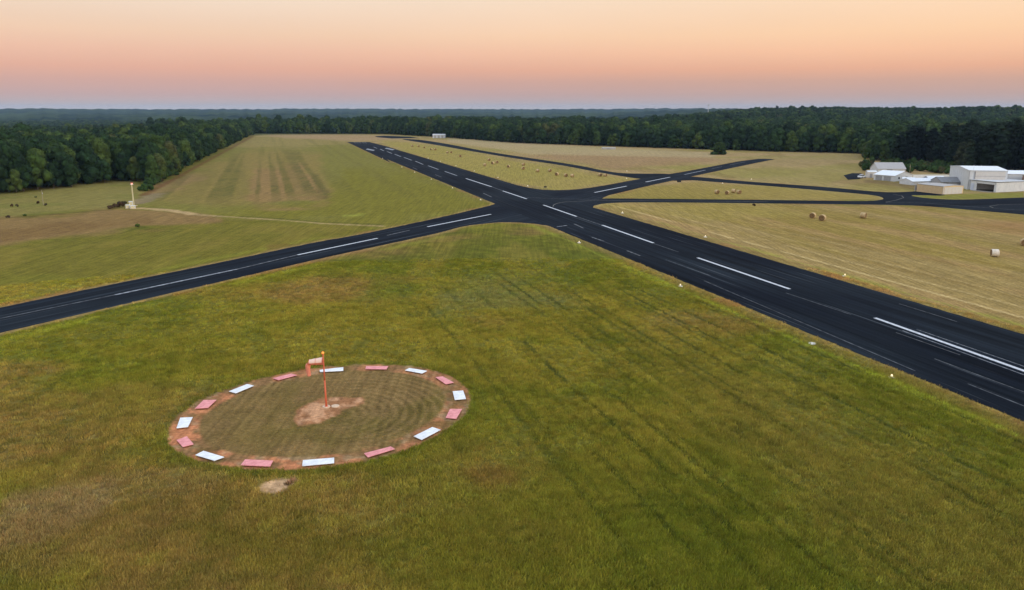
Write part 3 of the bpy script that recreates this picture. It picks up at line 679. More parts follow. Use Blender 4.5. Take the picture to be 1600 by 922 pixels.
u, v = gp(1269, 537); q = MB(); q.tube((0, 0, -.02), (0, 0, .1), .62, .58, 20); o = q.build('concrete_disc', cone_m, None, .02); o.location = (u, v, 0)
tag(o, 'flat white disc with no lamp in the verge grass beside the runway', 'concrete cover')

# ------------------------------------------------------------------ hay bales
def straw(name, a, b):
    return mat(name, a, .95, .2, 7, .06, .05, c2=b, stretch=(1, .35, 1))
st1 = straw('straw_side', sr(168, 140, 98), sr(206, 182, 140)); st2 = mat('shaded_straw_end', sr(104, 80, 52), .95, .25, 9, .05, c2=sr(140, 112, 76))  # bale ends darker: the shade on their round faces is in the colour
st1w = straw('net_wrapped_straw', sr(206, 196, 180), sr(228, 218, 202))
def bale_mesh(mside):
    b = bmesh.new(); n = 28; prof = [(-.74, .30), (-.75, .62), (-.74, .80), (-.68, .86), (-.45, .885), (0, .88), (.45, .885), (.68, .86), (.74, .80), (.75, .62), (.74, .30)]
    rows = []
    for (y, r_) in prof:
        rows.append([b.verts.new((r_ * math.cos(a) * (1.02 + random.uniform(-.012, .012)), y + random.uniform(-.012, .012), .86 + r_ * (.97 if math.sin(a) > -.8 else .93) * math.sin(a) * (1 + random.uniform(-.012, .012))))
                     for a in (2 * math.pi * k / n for k in range(n))])
    for i in range(len(rows) - 1):
        for k in range(n):
            f = b.faces.new((rows[i][k], rows[i + 1][k], rows[i + 1][(k + 1) % n], rows[i][(k + 1) % n])); f.material_index = 1 if i < 2 or i > 7 else 0; f.smooth = 2 < i < 7
    for rr_, s_ in ((rows[0], 1), (rows[-1], -1)):
        c = b.verts.new((0, rr_[0].co.y + .02 * s_, .86))
        for k in range(n): f = b.faces.new((rr_[k], rr_[(k + 1) % n], c)); f.material_index = 1
    bmesh.ops.recalc_face_normals(b, faces=b.faces)
    me = bpy.data.meshes.new('round_bale'); b.to_mesh(me); b.free(); me.materials.append(mside); me.materials.append(st2); return me
bm_a = bale_mesh(st1); bm_w = bale_mesh(st1w)
BALES = [(1269.5, 341, -35, 'round straw bale, left one of the close pair in the right hay field'), (1284.5, 345, -35, 'round straw bale, right one of the close pair in the right hay field'),
 (1348.5, 341, 50, 'single round straw bale right of the close pair in the right hay field'), (1553.5, 401, 75, 'pale net wrapped bale alone in the right hay field near the picture edge'),
 (1600, 384, -20, 'round straw bale cut by the right picture edge in the hay field'),
 (1120, 303, 30, 'round bale at the left end of the short row inside the taxiway loop'), (1136, 304, -30, 'darkest bale of the short row inside the taxiway loop, second from left'),
 (1146, 301.5, 60, 'round bale set a little back in the short row inside the taxiway loop'), (1154.5, 303, 20, 'round bale at the right end of the short row inside the taxiway loop'),
 (937.5, 275.5, 30, 'left bale of the pair nearest the taxiway tip'), (945.5, 276, 50, 'right bale of the pair nearest the taxiway tip'),
 (884, 276.5, 25, 'left bale of the pair in the middle of the field wedge'), (894, 277, 70, 'right bale of the pair in the middle of the field wedge'),
 (870, 274.5, -30, 'dark bale facing the camera, left of the pair in the middle of the field wedge'), (859, 268.5, 40, 'upright looking bale standing behind the dark one in the field wedge'),
 (840, 269, 65, 'single pale bale left of the upright one in the field wedge'), (817.5, 265, 20, 'low bale on a flattened straw swath in the field wedge'), (817.5, 259, 50, 'small far bale behind the low one on the straw swath'),
 (794.5, 262, -25, 'half dark bale left of the straw swath in the field wedge'), (770, 256.8, -40, 'dark bale of a touching pair, far left cluster'), (776.5, 255.3, 20, 'pale bale of a touching pair, far left cluster'),
 (764, 251.5, 30, 'farthest pale bale of the far left cluster'), (757.5, 259.5, 70, 'nearest small bale of the far left cluster'),
 (719, 245.5, 10, 'lone bale beyond the thin dark track across the wedge'), (705, 239.5, 10, 'right one of the two side by side bales near the far taxiway'), (699, 239.5, 60, 'left one of the two side by side bales near the far taxiway'),
 (680, 235, 40, 'right one of the distant pair beside the far end of the runway'), (674, 234.6, -40, 'left one of the distant pair beside the far end of the runway'),
 (663, 231.5, 0, 'distant bale, right of the three near the runway end'), (654, 229.5, 40, 'distant bale, middle of the three near the runway end'), (644, 229.3, 60, 'distant bale, left of the three near the runway end')]
for (u, v, rz, lb) in BALES:
    p = gp(u, v); o = link('round_bale', bm_w if 'net' in lb else bm_a); o.location = (*p, 0); o.rotation_euler = (0, 0, R(rz)); k = random.uniform(.94, 1.06) * (1.12 if v > 330 else 1.0); o.scale = (k, k, k)
    tag(o, lb, 'hay bale', 'round bales left on the fields')

# ------------------------------------------------------------------ buildings
wh = mat('white_metal_siding', sr(196, 200, 204), .6, .05, .8, c2=sr(208, 210, 212)); whr = mat('white_metal_roof', sr(222, 226, 230), .45, .04, .6)
tanw = mat('tan_siding', sr(206, 180, 138), .75, .05, 1); greyr = mat('grey_metal_roof', sr(118, 118, 120), .6, .1, 1.2); palr = mat('pale_grey_roof', sr(166, 164, 162), .7, .06, 1)
pinkw = mat('pinkish_siding', sr(198, 194, 188), .75, .05, 1); shade_marker_black = mat('shade_and_marker_black', (.02, .02, .02), .9); brown = mat('brown_siding', sr(150, 122, 104), .8, .1, 1)  # near-black serves the shelter's painted shade and the dark marker panels
greyw = mat('grey_siding', sr(150, 150, 152), .7, .08, 1); glass = mat('dark_glass', (.03, .035, .045), .15, .1, 1, spec=.5); redp = mat('red_trim', sr(130, 52, 46), .6); metal = mat('galvanised_metal', (.45, .46, .47), .5, .1, 5)
bluw = mat('bluish_white_siding', sr(188, 196, 214), .6, .05, 1); slabm = mat('concrete_slab', sr(150, 142, 128), .9, .12, 2)
def gable(name, org, yaw, Lx, Ly, he, hr, wm, rm, label, cat='building', ridge='x', over=.25, cov=None, ribs=True, skip_front=None):
    """box with a pitched roof; local origin is the near left corner, x along the front, y going back"""
    r = empty(name, (org[0], org[1], 0), yaw); tag(r, label, cat)
    q = MB()
    if ridge == 'x':
        prof = [(0, 0), (Ly, 0), (Ly, he), (Ly / 2, hr), (0, he)]
        b = bmesh.new(); A_ = [b.verts.new((0, p[0], p[1])) for p in prof]; B_ = [b.verts.new((Lx, p[0], p[1])) for p in prof]
        b.faces.new(A_); b.faces.new(B_[::-1])
        for i in range(5):
            if i == 0 or i in (2, 3): continue
            if skip_front and i == 4: continue
            b.faces.new((A_[i], B_[i], B_[(i + 1) % 5], A_[(i + 1) % 5]))
        q.b = b
    else:
        q.prism([(0, 0), (Lx, 0), (Lx, he), (Lx / 2, hr), (0, he)], 0, Ly)
        if skip_front:
            pass
    q.build('wall', wm, r)
    t = .12; span = (Ly if ridge == 'x' else Lx) / 2; sl = (hr - he) / span; q = MB()
    for s_ in (0, 1):
        a0 = -over if s_ == 0 else 2 * span + over; z0 = he - over * sl + .01; a1 = span; z1 = hr + .01
        for e0, e1 in ((-over, (Lx if ridge == 'x' else Ly) + over),):
            P = lambda a, e, z: (e, a, z) if ridge == 'x' else (a, e, z)
            c = [P(a0, e0, z0), P(a0, e1, z0), P(a1, e1, z1), P(a1, e0, z1)]
            v1 = [q.b.verts.new(x_) for x_ in c]; v2 = [q.b.verts.new((x_[0], x_[1], x_[2] + t)) for x_ in c]
            q.b.faces.new(v1[::-1]); q.b.faces.new(v2)
            for i in range(4): q.b.faces.new((v1[i], v1[(i + 1) % 4], v2[(i + 1) % 4], v2[i]))
    roof = q.build('roof', rm, r)
    if ribs:
        q = MB(); LL = Lx if ridge == 'x' else Ly; n = int(LL / 1.5)
        for i in range(n + 1):
            e = i * LL / max(n, 1)
            for s_ in (0, 1):
                a0 = -over if s_ == 0 else 2 * span + over; P = (lambda a, z: (e, a, z)) if ridge == 'x' else (lambda a, z: (a, e, z))
                q.tube(P(a0, he - over * sl + t + .02), P(span, hr + t + .02), .035, n=4)
        q.build('roof_rib', rm, roof)
    return r
def wallbox(r, name, x0, x1, y, z0, z1, m, t=.06, axis='x', par=None):
    q = MB()
    if axis == 'x': q.box(((x0 + x1) / 2, y, (z0 + z1) / 2), (x1 - x0, t, z1 - z0))
    else: q.box((y, (x0 + x1) / 2, (z0 + z1) / 2), (t, x1 - x0, z1 - z0))
    return q.build(name, m, par or r)
# small tan shed by the taxiway
yw = math.atan2(.36, .93)
sh = gable('tan_shed', gp(1473, 304), yw, 11.5, 13.5, 3.3, 3.62, tanw, palr, 'small tan flat looking metal shed at the edge of the taxiway', 'shed', 'y', .12)
wallbox(sh, 'corner_trim', -.08, .14, -.05, 0, 3.3, wh, .1); wallbox(sh, 'door_panel', .6, 10.9, -.06, .05, 2.95, pinkw)
for i in range(6): wallbox(sh, 'siding_rib', i * 2.2 + 1.2, i * 2.2 + 1.26, -.03, 0, 3.25, tanw, .08, 'y')
for i in range(1, 5): wallbox(sh, 'door_seam', .6 + i * 2.06, .64 + i * 2.06, -.1, .08, 2.9, tanw, .03)
# tall white hangar
cyaw = math.atan2(-.22, .97)
hg = gable('tall_hangar', (204.3, 360.5), cyaw, 15.5, 28.5, 8.5, 9.5, wh, whr, 'tall white metal hangar with a big upper door panel, highest of the airfield buildings', 'hangar', 'x', .3)
wallbox(hg, 'door_panel', 2.6, 14.6, -.12, 4.3, 8.0, pinkw, .14); wallbox(hg, 'door_rail', 2.4, 14.8, -.22, 5.9, 6.05, greyw, .1)
wallbox(hg, 'door_rail', 2.4, 14.8, -.22, 4.2, 4.32, greyw, .1); wallbox(hg, 'door_jamb', 2.25, 2.45, -.16, 3.9, 8.1, greyw, .2)
for i in range(9): wallbox(hg, 'siding_rib', 1.5 + i * 3.1, 1.58 + i * 3.1, -.03, 0, 8.45, wh, .06, 'y')
q = MB(); q.tube((1.8, .6, 8.5), (1.8, .6, 11.0), .06, .03, 6).box((1.8, .6, 10.6), (.5, .05, .05)); q.build('antenna', metal, hg)
wallbox(hg, 'downpipe', .1, .24, -.1, 0, 8.4, greyw, .12)
# open lean-to on the front of the hangar: its opening faces left
an = empty('open_hangar', (204.9, 359.6, 0), math.atan2(-12.2, 4.4)); tag(an, 'low white hangar with an aircraft in its dark opening, before the tall one', 'hangar')
LX = 13.0                      # local x runs along the open side, local y goes into the building (right in the photo)
def bx(name, c, d, m, par=None): q = MB(); q.box(c, d); return q.build(name, m, par or an)
bx('wall', (1.7, .1, 2.1), (3.2, .2, 4.2), wh); bx('wall', (LX - .5, .1, 2.1), (1.0, .2, 4.2), wh); bx('lintel', (LX / 2 + 1.2, .1, 3.7), (LX - 3.5, .2, 1.0), wh)
bx('wall', (LX - .1, 9.6, 2.05), (.2, 19, 4.1), wh); bx('wall', (.1, 9.6, 2.05), (.2, 18.6, 4.1), wh); bx('wall', (LX / 2, 19.1, 2.05), (LX, .2, 4.1), wh)
bx('floor', (LX / 2, 9.5, .06), (LX - .4, 18.8, .08), mat('shade_dark_floor', (.05, .048, .045), .8)); bx('apron', (LX / 2 + 1, -1.6, .05), (9.5, 3.0, .08), slabm)  # floor darkened: the shade of the interior is put into its colour
rf = MB(); rf.box((LX / 2, 9.5, 4.42), (LX + .5, 19.8, .14), rx=-.012); rf = rf.build('roof', wh, an)
for i in range(9): bx('roof_rib', (LX / 2, .8 + i * 2.2, 4.53), (LX + .4, .07, .06), wh, rf)
for i in range(6): bx('siding_rib', (LX + .02, 1.5 + i * 3.1, 2.0), (.05, .08, 4.0), wh)
bx('door_leaf', (1.1, -.08, 1.5), (1.5, .1, 3.0), bluw)
# the aircraft inside
acx, acy = gp(1541, 297); ac = empty('light_aircraft', (acx + 3.2, acy + .6, .1), R(-60)); tag(ac, 'small white high wing aircraft parked inside the dark open hangar', 'aircraft')
acw = mat('aircraft_white', (.7, .71, .73), .35, .03)
q = MB(); sec = [(-.2, .25, 1.15), (.4, .52, 1.2), (1.4, .6, 1.35), (2.6, .58, 1.35), (4.2, .32, 1.35), (6.3, .1, 1.5)]; rows = []
for (y, r_, zc) in sec: rows.append([q.b.verts.new((r_ * .9 * math.cos(a), y, zc + r_ * math.sin(a))) for a in (2 * math.pi * k / 12 for k in range(12))])
for i in range(5):
    for k in range(12): q.b.faces.new((rows[i][k], rows[i + 1][k], rows[i + 1][(k + 1) % 12], rows[i][(k + 1) % 12]))
q.b.faces.new(rows[0]); q.b.faces.new(rows[-1]); q.build('fuselage', acw, ac, smooth=True)
MB().box((0, 1.9, 2.0), (9.2, 1.4, .16)).build('wing', acw, ac, .05); MB().box((0, 6.0, 1.55), (3.0, .8, .08)).build('tailplane', acw, ac)
MB().box((0, 6.1, 2.05), (.08, .9, 1.1), taper=.7).build('fin', acw, ac); MB().box((0, -.32, 1.15), (.12, .05, 1.7), ry=.6).build('propeller', glass, ac)
MB().box((0, 1.15, 1.66), (1.0, .5, .42), taper=.8).build('windscreen', glass, ac)
for sx in (-1, 1):
    MB().tube((sx * .4, 1.7, 1.0), (sx * 1.1, 1.7, .3), .05).build('gear_leg', acw, ac); MB().tube((sx * 1.05, 1.7, .24), (sx * 1.2, 1.7, .24), .24, n=14).build('wheel', glass, ac)
    MB().tube((sx * .45, 1.6, 1.0), (sx * 2.2, 1.8, 1.95), .04).build('strut', acw, ac)
MB().tube((-.06, .1, .2), (.06, .1, .2), .2, n=12).build('wheel', glass, ac)
# white wing running off to the right
wg = gable('long_hangar', (221.5, 368.0), cyaw, 40, 14, 6.4, 7.5, wh, whr, 'long white building with a bright roof running out of the picture behind the open hangar', 'hangar', 'x', .3)
wallbox(wg, 'base_trim', .2, 39, -.08, 2.4, 3.0, redp, .08)
for i in range(10): wallbox(wg, 'siding_rib', .8 + i * 3.9, .86 + i * 3.9, -.03, 3.1, 6.3, wh, .05)
br = gable('brown_building', (228.6, 356.0), cyaw, 20, 8, 5.9, 6.4, brown, greyr, 'brown walled building cut by the right picture edge above the open hangar', 'building', 'x', .15)
wallbox(br, 'eave_trim', -.1, 20, -.1, 5.55, 5.8, greyr, .1)
# grey roofed shed between tan shed and hangar
gr = gable('grey_shed', gp(1470, 292.5), math.atan2(-.1, 1), 13.4, 12, 2.3, 4.2, greyw, greyr, 'dark grey roofed shed between the tan shed and the tall hangar', 'shed', 'x', .2)
wallbox(gr, 'door_panel', 1, 3.2, -.06, 0, 2.1, greyr); wallbox(gr, 'door_panel', 7, 10, -.06, 0, 2.1, greyr)
# low white sheds
l1 = gable('low_white_shed', gp(1425, 289.5), R(12), 13.5, 9.0, 1.7, 2.9, wh, whr, 'low white shed with a bright roof just behind the tan shed', 'shed', 'x', .15)
wallbox(l1, 'door_panel', 1, 4, -.05, .05, 1.5, pinkw); wallbox(l1, 'door_panel', 5, 8, -.05, .05, 1.5, pinkw)
l2 = gable('bluish_shed', gp(1409, 286.5), R(-28), 5.4, 6.0, 2.2, 2.7, bluw, whr, 'small bluish white shed between the gabled house and the low white shed', 'shed', 'x', .12)
wallbox(l2, 'door_panel', 1.2, 3.8, -.05, .05, 1.9, wh)
l3 = gable('vaulted_shelter', gp(1452, 284.5), R(5), 8, 5, 1.9, 2.6, shade_marker_black, whr, 'small white roofed shelter with the shade of an open side painted on its walls behind the low white shed', 'shed', 'x', .5)  # closed near-black walls stand in for the shade of an open side
# gabled white house
gh = gable('gabled_workshop', gp(1365, 281), math.atan2(-.86, .52), 11.5, 14.5, 2.75, 4.6, wh, whr, 'white gabled workshop with a pale blue grey roof left of the hangars', 'building', 'x', .35)
wallbox(gh, 'door_panel', 1.0, 4.6, -.06, 0, 2.3, greyw); wallbox(gh, 'door_panel', 5.6, 9.4, -.06, 0, 2.3, greyw)
wn = wallbox(gh, 'window', 3, 4.2, 11.56, 1.1, 2.0, glass, .08, 'y'); wn2 = wallbox(gh, 'window', 9, 10.2, 11.56, 1.1, 2.0, glass, .08, 'y')
for i in range(1, 4): wallbox(gh, 'siding_rib', i * 3.6, i * 3.6 + .07, 11.53, 0, 2.7, wh, .06, 'y')
x0, y0 = gp(1355, 277.5); ex = gable('small_outbuilding', (x0, y0), R(-12), 4.6, 5, 3.0, 3.4, pinkw, whr, 'small pinkish white outbuilding at the left end of the gabled workshop', 'shed', 'x', .12)
wallbox(ex, 'door_panel', 1.2, 2.4, -.05, 0, 2.1, greyw)
x0, y0 = gp(1371, 271); gb = gable('grey_barn', (x0, y0), R(-3), 15.2, 11, 2.6, 5.7, wh, palr, 'barn with a big grey sloping roof standing behind the gabled workshop', 'barn', 'x', .35)
wallbox(gb, 'door_panel', 5, 8, -.06, 0, 2.3, greyw)
# far white buildings
x0, y0 = gp(676, 215.8); fb = gable('far_white_building', (x0, y0), R(-4), 15.5, 9, 4.3, 4.8, wh, whr, 'far white rectangular building at the wood edge beyond the runway end', 'building', 'x', .3, ribs=False)
for a in (2, 6.5, 11): wallbox(fb, 'door_panel', a, a + 2.4, -.06, 0, 3.2, palr)
x0, y0 = gp(941, 233.6); f2 = gable('far_low_shed', (x0, y0), R(2), 12, 4, 1.3, 1.7, palr, palr, 'long low white shed in front of the dark far wood', 'shed', 'x', .2, ribs=False)
wallbox(f2, 'door_panel', 4, 7, -.06, 0, 1.1, greyw)
# post-and-panel sign by the tan shed, poles
x0, y0 = gp(1429, 299); sg = empty('marker_post_frame', (x0, y0, 0)); tag(sg, 'pale post and wire panel standing left of the tan shed', 'post')
for sx in (0, 2.6): MB().tube((sx, 0, 0), (sx, 0, 2.9), .09, .08, 8).build('post', metal, sg)
MB().box((1.3, 0, 1.5), (2.4, .05, 2.2)).build('panel', greyw, sg)
def util_pole(u, vb, vt, lb, arm=True):
    x0, y0 = gp(u, vb); h = hz(vt, y0); r = empty('utility_pole', (x0, y0, 0)); tag(r, lb, 'pole')
    MB().tube((0, 0, -.2), (0, 0, h), .14, .09, 8).build('pole', mat('pale_pole_wood', sr(150, 138, 112), .9, .15, 3), r)
    if arm: MB().box((0, 0, h - .35), (1.9, .12, .14), rz=.4).build('crossarm', mat('dark_arm_wood', (.06, .045, .03), .9), r)
    MB().box((0, .15, h - 1.2), (.3, .25, .5)).build('box', metal, r)
util_pole(68, 320.5, 297, 'slim pole with a crossarm in the rough field left of the beacon')
util_pole(1421, 273, 257, 'slim pole in the scrub right of the grey barn', False)

# parked car
x0, y0 = gp(1346.5, 278.3); car = empty('parked_car', (x0, y0, .03), R(38), (1.15, 1.15, 1.25)); tag(car, 'white car parked on the small tarmac patch left of the sheds', 'car')
carw = mat('car_white_paint', (.8, .8, .8), .3, .02); tyre = mat('tyre_rubber', (.02, .02, .02), .9)
q = MB(); q.prism([(-2.2, .35), (2.15, .35), (2.2, .75), (1.9, .92), (1.0, .98), (-1.95, 1.0), (-2.2, .8)], -.88, .88); q.build('body', carw, car, .05)
q = MB(); q.prism([(-1.8, .98), (1.05, .96), (.4, 1.48), (-1.45, 1.5)], -.74, .74); q.build('cabin', glass, car, .04)
MB().box((-.5, 0, 1.52), (1.8, 1.42, .06)).build('roof', carw, car, .02)
for sx in (-1.35, 1.35):
    for sy in (-.84, .84):
        wl = MB().tube((sx, sy - .1, .33), (sx, sy + .1, .33), .33, n=16).build('wheel', tyre, car); MB().tube((sx, sy - .115, .33), (sx, sy + .115, .33), .18, n=12).build('rim', metal, wl)
for sy in (-.6, .6): MB().box((2.17, sy, .72), (.08, .3, .14)).build('headlight', mat('lamp_glass', (.7, .7, .65), .2), car)

# beacon
x0, y0 = gp(209.5, 322); bc = empty('beacon', (x0, y0, 0)); tag(bc, 'pale beacon mast with a lit head, standing at the corner of the left wood', 'beacon')
cream = mat('cream_mast_paint', sr(206, 196, 158), .6, .05)
q = MB()
for sx, sy in ((-.22, -.13), (.22, -.13), (0, .25)): q.tube((sx, sy, 0), (sx * .75, sy * .75, 7.9), .06, .05, 6)
for i in range(10):
    z = .6 + i * .75
    for a, b2 in (((-.2, -.12), (.2, -.12)), ((.2, -.12), (0, .23)), ((0, .23), (-.2, -.12))): q.tube((a[0], a[1], z), (b2[0], b2[1], z + .6), .035, n=5)
q.build('mast', cream, bc); MB().box((0, 0, 4), (.26, .2, 7.6)).build('ladder_panel', cream, bc)
MB().tube((0, 0, 7.9), (0, 0, 8.0), .6, .6, 14).build('platform', metal, bc)
MB().tube((0, 0, 8.0), (0, 0, 8.45), .34, .34, 14).build('lamp_head', mat('beacon_lens', (.95, .7, .6), .3, emit=((1, .4, .28), .7)), bc)
MB().tube((0, 0, 8.5), (0, 0, 8.75), .55, .3, 14).build('hood', mat('beacon_red', (.35, .02, .02), .5), bc)
MB().box((0, 0, .06), (1.8, 1.8, .2)).build('base', conc, bc)
for (u, v, sx, h, lb) in ((200, 325.5, 1.3, 1.1, 'white equipment cabinet standing left of the beacon mast'), (205, 322.5, 1.2, 1.7, 'taller white equipment cabinet close behind the beacon mast'), (208, 326, 1.6, .9, 'low white equipment box in front of the beacon mast')):
    xx, yy = gp(u, v); cb = empty('equipment_cabinet', (xx, yy, 0), R(15)); tag(cb, lb, 'cabinet')
    MB().box((0, 0, h / 2 + .1), (sx, 1.0, h)).build('body', wh, cb, .03); MB().box((0, -.52, h / 2 + .1), (sx * .8, .04, h * .8)).build('door', cream, cb)
    MB().box((0, 0, .05), (sx + .3, 1.3, .12)).build('plinth', conc, cb); MB().box((0, 0, h + .14), (sx + .15, 1.15, .08)).build('lid', whr, cb)
# dark taxi marker
x0, y0 = gp(852, 294); dm = empty('dark_marker', (x0, y0, 0)); tag(dm, 'small dark guidance marker on the grass bend beside the junction', 'marker')
MB().box((0, 0, .55), (1.3, .15, .6)).build('panel', shade_marker_black, dm)
for sx in (-.5, .5): MB().tube((sx, 0, 0), (sx, 0, .3), .04, n=6).build('leg', metal, dm)
x0, y0 = gp(1061, 285.5); dm = empty('dark_marker', (x0, y0, 0)); tag(dm, 'dark guidance marker at the inner edge of the taxiway loop', 'marker')
MB().box((0, 0, .6), (2.0, .2, .7)).build('panel', shade_marker_black, dm)
for sx in (-.8, .8): MB().tube((sx, 0, 0), (sx, 0, .3), .05, n=6).build('leg', metal, dm)
# radio mast far away
mx_, my_ = 705.0, 2950.0; tz = float(terrain(np.array([mx_]), np.array([my_]))[0])
rm = empty('radio_mast', (mx_, my_, tz)); tag(rm, 'thin radio mast rising above the horizon right of centre', 'mast')
top = hz(163.5, my_) - tz
MB().tube((0, 0, 0), (0, 0, top), 1.3, .9, 6).build('mast', metal, rm); MB().tube((0, 0, top - 2.5), (0, 0, top), 4.5, 4.5, 8).build('antenna_ring', metal, rm)

# ------------------------------------------------------------------ trees
bark = mat('bark', (.07, .055, .04), .95, .3, 3, .03)
leafA = leaf_mat('broadleaf_foliage', [(0, (20, 34, 24)), (.3, (36, 56, 28)), (.5, (24, 42, 26)), (.75, (52, 70, 30)), (.94, (62, 76, 34)), (1, (66, 70, 38))])
leafP = leaf_mat('pine_foliage', [(0, (14, 23, 16)), (.5, (19, 32, 20)), (.9, (34, 48, 32)), (1, (62, 66, 44))])
leafS = leaf_mat('shrub_foliage', [(0, (38, 56, 26)), (.5, (46, 66, 28)), (.8, (58, 74, 32)), (1, (66, 56, 34))])
def crown_mesh(name, seed, m, kind='broad', n_leaf=1500):
    """unit-height crown: uneven lobes with many small leaf faces over a dark irregular core"""
    rg = np.random.default_rng(seed); lobes = []
    if kind == 'broad':
        k = 13
        for i in range(k):
            f = i / (k - 1); z = .15 + .69 * f + rg.uniform(-.04, .04); rr_ = .27 * math.sin(math.pi * min(1, .18 + .78 * f) ** .9) * rg.uniform(.55, 1.1); a = i * 2.4 + rg.uniform(-.5, .5)
            lobes.append((rr_ * math.cos(a), rr_ * math.sin(a), z, rg.uniform(.11, .19), rg.uniform(.75, 1.0)))
        lobes.append((0, 0, .55, .24, 1.15)); lobes.append((rg.uniform(-.05, .05), rg.uniform(-.05, .05), .83, .13, 1))
    elif kind == 'pine':
        k = 11
        for i in range(k):
            f = i / (k - 1); z = .38 + .55 * f; rr_ = .14 * (1 - .6 * f) * rg.uniform(.5, 1.2); a = i * 2.4 + rg.uniform(-.5, .5)
            lobes.append((rr_ * math.cos(a), rr_ * math.sin(a), z, .115 * (1 - .45 * f) * rg.uniform(.8, 1.2), rg.uniform(.6, .8)))
        lobes.append((0, 0, .62, .1, 2.4)); lobes.append((0, 0, .3, .13, 1.6))
    else:
        for i in range(9):
            a = rg.uniform(0, 6.28); rr_ = rg.uniform(.1, .55)
            lobes.append((rr_ * math.cos(a), rr_ * math.sin(a), rg.uniform(.25, .6) * (1 - .4 * rr_), rg.uniform(.2, .36), rg.uniform(.7, 1)))
    V = []; Fc = []
    b = bmesh.new(); bmesh.ops.create_icosphere(b, subdivisions=2, radius=1); b.verts.ensure_lookup_table(); b.faces.ensure_lookup_table()
    sv = np.array([v.co for v in b.verts]); sf = [[v.index for v in f.verts] for f in b.faces]; b.free()
    sph = []
    for (x, y, z, r_, zs) in lobes:
        k0 = len(V); dj = 1 + .22 * (vn(sv[:, 0] * 2.2 + seed + x * 40, sv[:, 1] * 2.2 + sv[:, 2] * 3.1, 5) - .5) * 2
        P = sv * (r_ * .9 * dj)[:, None]; P[:, 2] *= zs; P += (x, y, z)
        V += P.tolist(); Fc += [[a + k0 for a in f] for f in sf]
    area = np.array([l_[3] ** 2 for l_ in lobes]); pick = rg.choice(len(lobes), n_leaf, p=area / area.sum())
    LV = []; k0 = len(V)
    for i in pick:
        x, y, z, r_, zs = lobes[i]; d = rg.normal(size=3); d /= np.linalg.norm(d)
        if d[2] < -.3 and rg.random() < .6: d[2] *= -1
        c = np.array([x, y, z]) + d * r_ * rg.uniform(.82, 1.16) * np.array([1, 1, zs])
        nrm = d + rg.normal(size=3) * .55; nrm /= np.linalg.norm(nrm); t1 = np.cross(nrm, rg.normal(size=3)); t1 /= np.linalg.norm(t1); t2 = np.cross(nrm, t1)
        s_ = (.026 if kind != 'shrub' else .06) * rg.uniform(.55, 1.3)
        LV += [c + t1 * s_, c + t2 * s_ * .8, c - t1 * s_ * .9, c - t2 * s_ * .7]
    V += [tuple(p) for p in LV]; Fc += [[k0 + 4 * i + j for j in range(4)] for i in range(n_leaf)]
    me = bpy.data.meshes.new(name); me.from_pydata(V, [], Fc); me.update(); me.materials.append(m); return me
def trunk_mesh(name, seed, pine=False):
    rg = random.Random(seed); q = MB(); lean = (rg.uniform(-.02, .02), rg.uniform(-.02, .02)); h = .9 if pine else .62
    q.tube((0, 0, -.02), (lean[0], lean[1], h * .5), .022, .016, 8).tube((lean[0], lean[1], h * .5), (lean[0] * 1.6, lean[1] * 1.6, h), .016, .006, 7)
    for i in range(6):
        a = i * 2.4 + rg.uniform(-.3, .3); z = h * (.42 + .09 * i); Lr = .16 if not pine else .08
        q.tube((lean[0], lean[1], z), (lean[0] + Lr * math.cos(a), lean[1] + Lr * math.sin(a), z + Lr * (.8 if not pine else .2)), .009, .003, 5)
    bmesh.ops.recalc_face_normals(q.b, faces=q.b.faces); me = bpy.data.meshes.new(name); q.b.to_mesh(me); q.b.free(); me.materials.append(bark); return me
crA = [crown_mesh('crown', 100 + i, leafA) for i in range(6)]; trA = [trunk_mesh('trunk', i) for i in range(6)]
crP = [crown_mesh('crown', 200 + i, leafP, 'pine', 1300) for i in range(4)]; trP = [trunk_mesh('trunk', 20 + i, True) for i in range(4)]
crS = [crown_mesh('crown', 300 + i, leafS, 'shrub', 420) for i in range(4)]

leafB = leaf_mat('dry_brush_foliage', [(0, (50, 38, 26)), (.5, (66, 52, 34)), (1, (50, 50, 28))])
crB = [crown_mesh('crown', 320 + i, leafB, 'shrub', 420) for i in range(2)]
LEFT = [(-420, 352), (0, 305), (60, 300), (140, 290), (203, 284), (222, 297), (240, 291), (300, 259), (350, 233), (394, 211), (394, 206), (300, 211), (200, 222), (100, 238), (0, 248), (-420, 262)]
BACK = [(394, 209.5), (600, 209.5), (690, 214.5), (800, 223.5), (1000, 230.5), (1200, 237), (1343, 240), (1350, 250), (1440, 256), (1485, 264), (1500, 271), (1640, 277), (2150, 312)]
LEFTg = G(LEFT); BACKg = G(BACK)
def jitter_grid(x0, x1, y0, y1, sp):
    gx, gy = np.meshgrid(np.arange(x0, x1, sp), np.arange(y0, y1, sp)); gx = gx + (np.arange(gx.shape[0]) % 2)[:, None] * sp / 2
    return (gx + RNG.uniform(-.38, .38, gx.shape) * sp).ravel(), (gy + RNG.uniform(-.38, .38, gy.shape) * sp).ravel()
bx_ = np.array([p[0] for p in BACKg]); by_ = np.array([p[1] for p in BACKg])
pts = []
gx, gy = jitter_grid(-900, 1300, 240, 1350, 7.4)
azz = np.degrees(np.arctan2(gx, gy)); inL = sdist(gx, gy, LEFTg) < -1.5
lowb = (~inL) & (azz < -19.2) & (gy > 480) & (gx < -390) & (fbm(gx / 50, gy / 40, 311, 3) > .46)
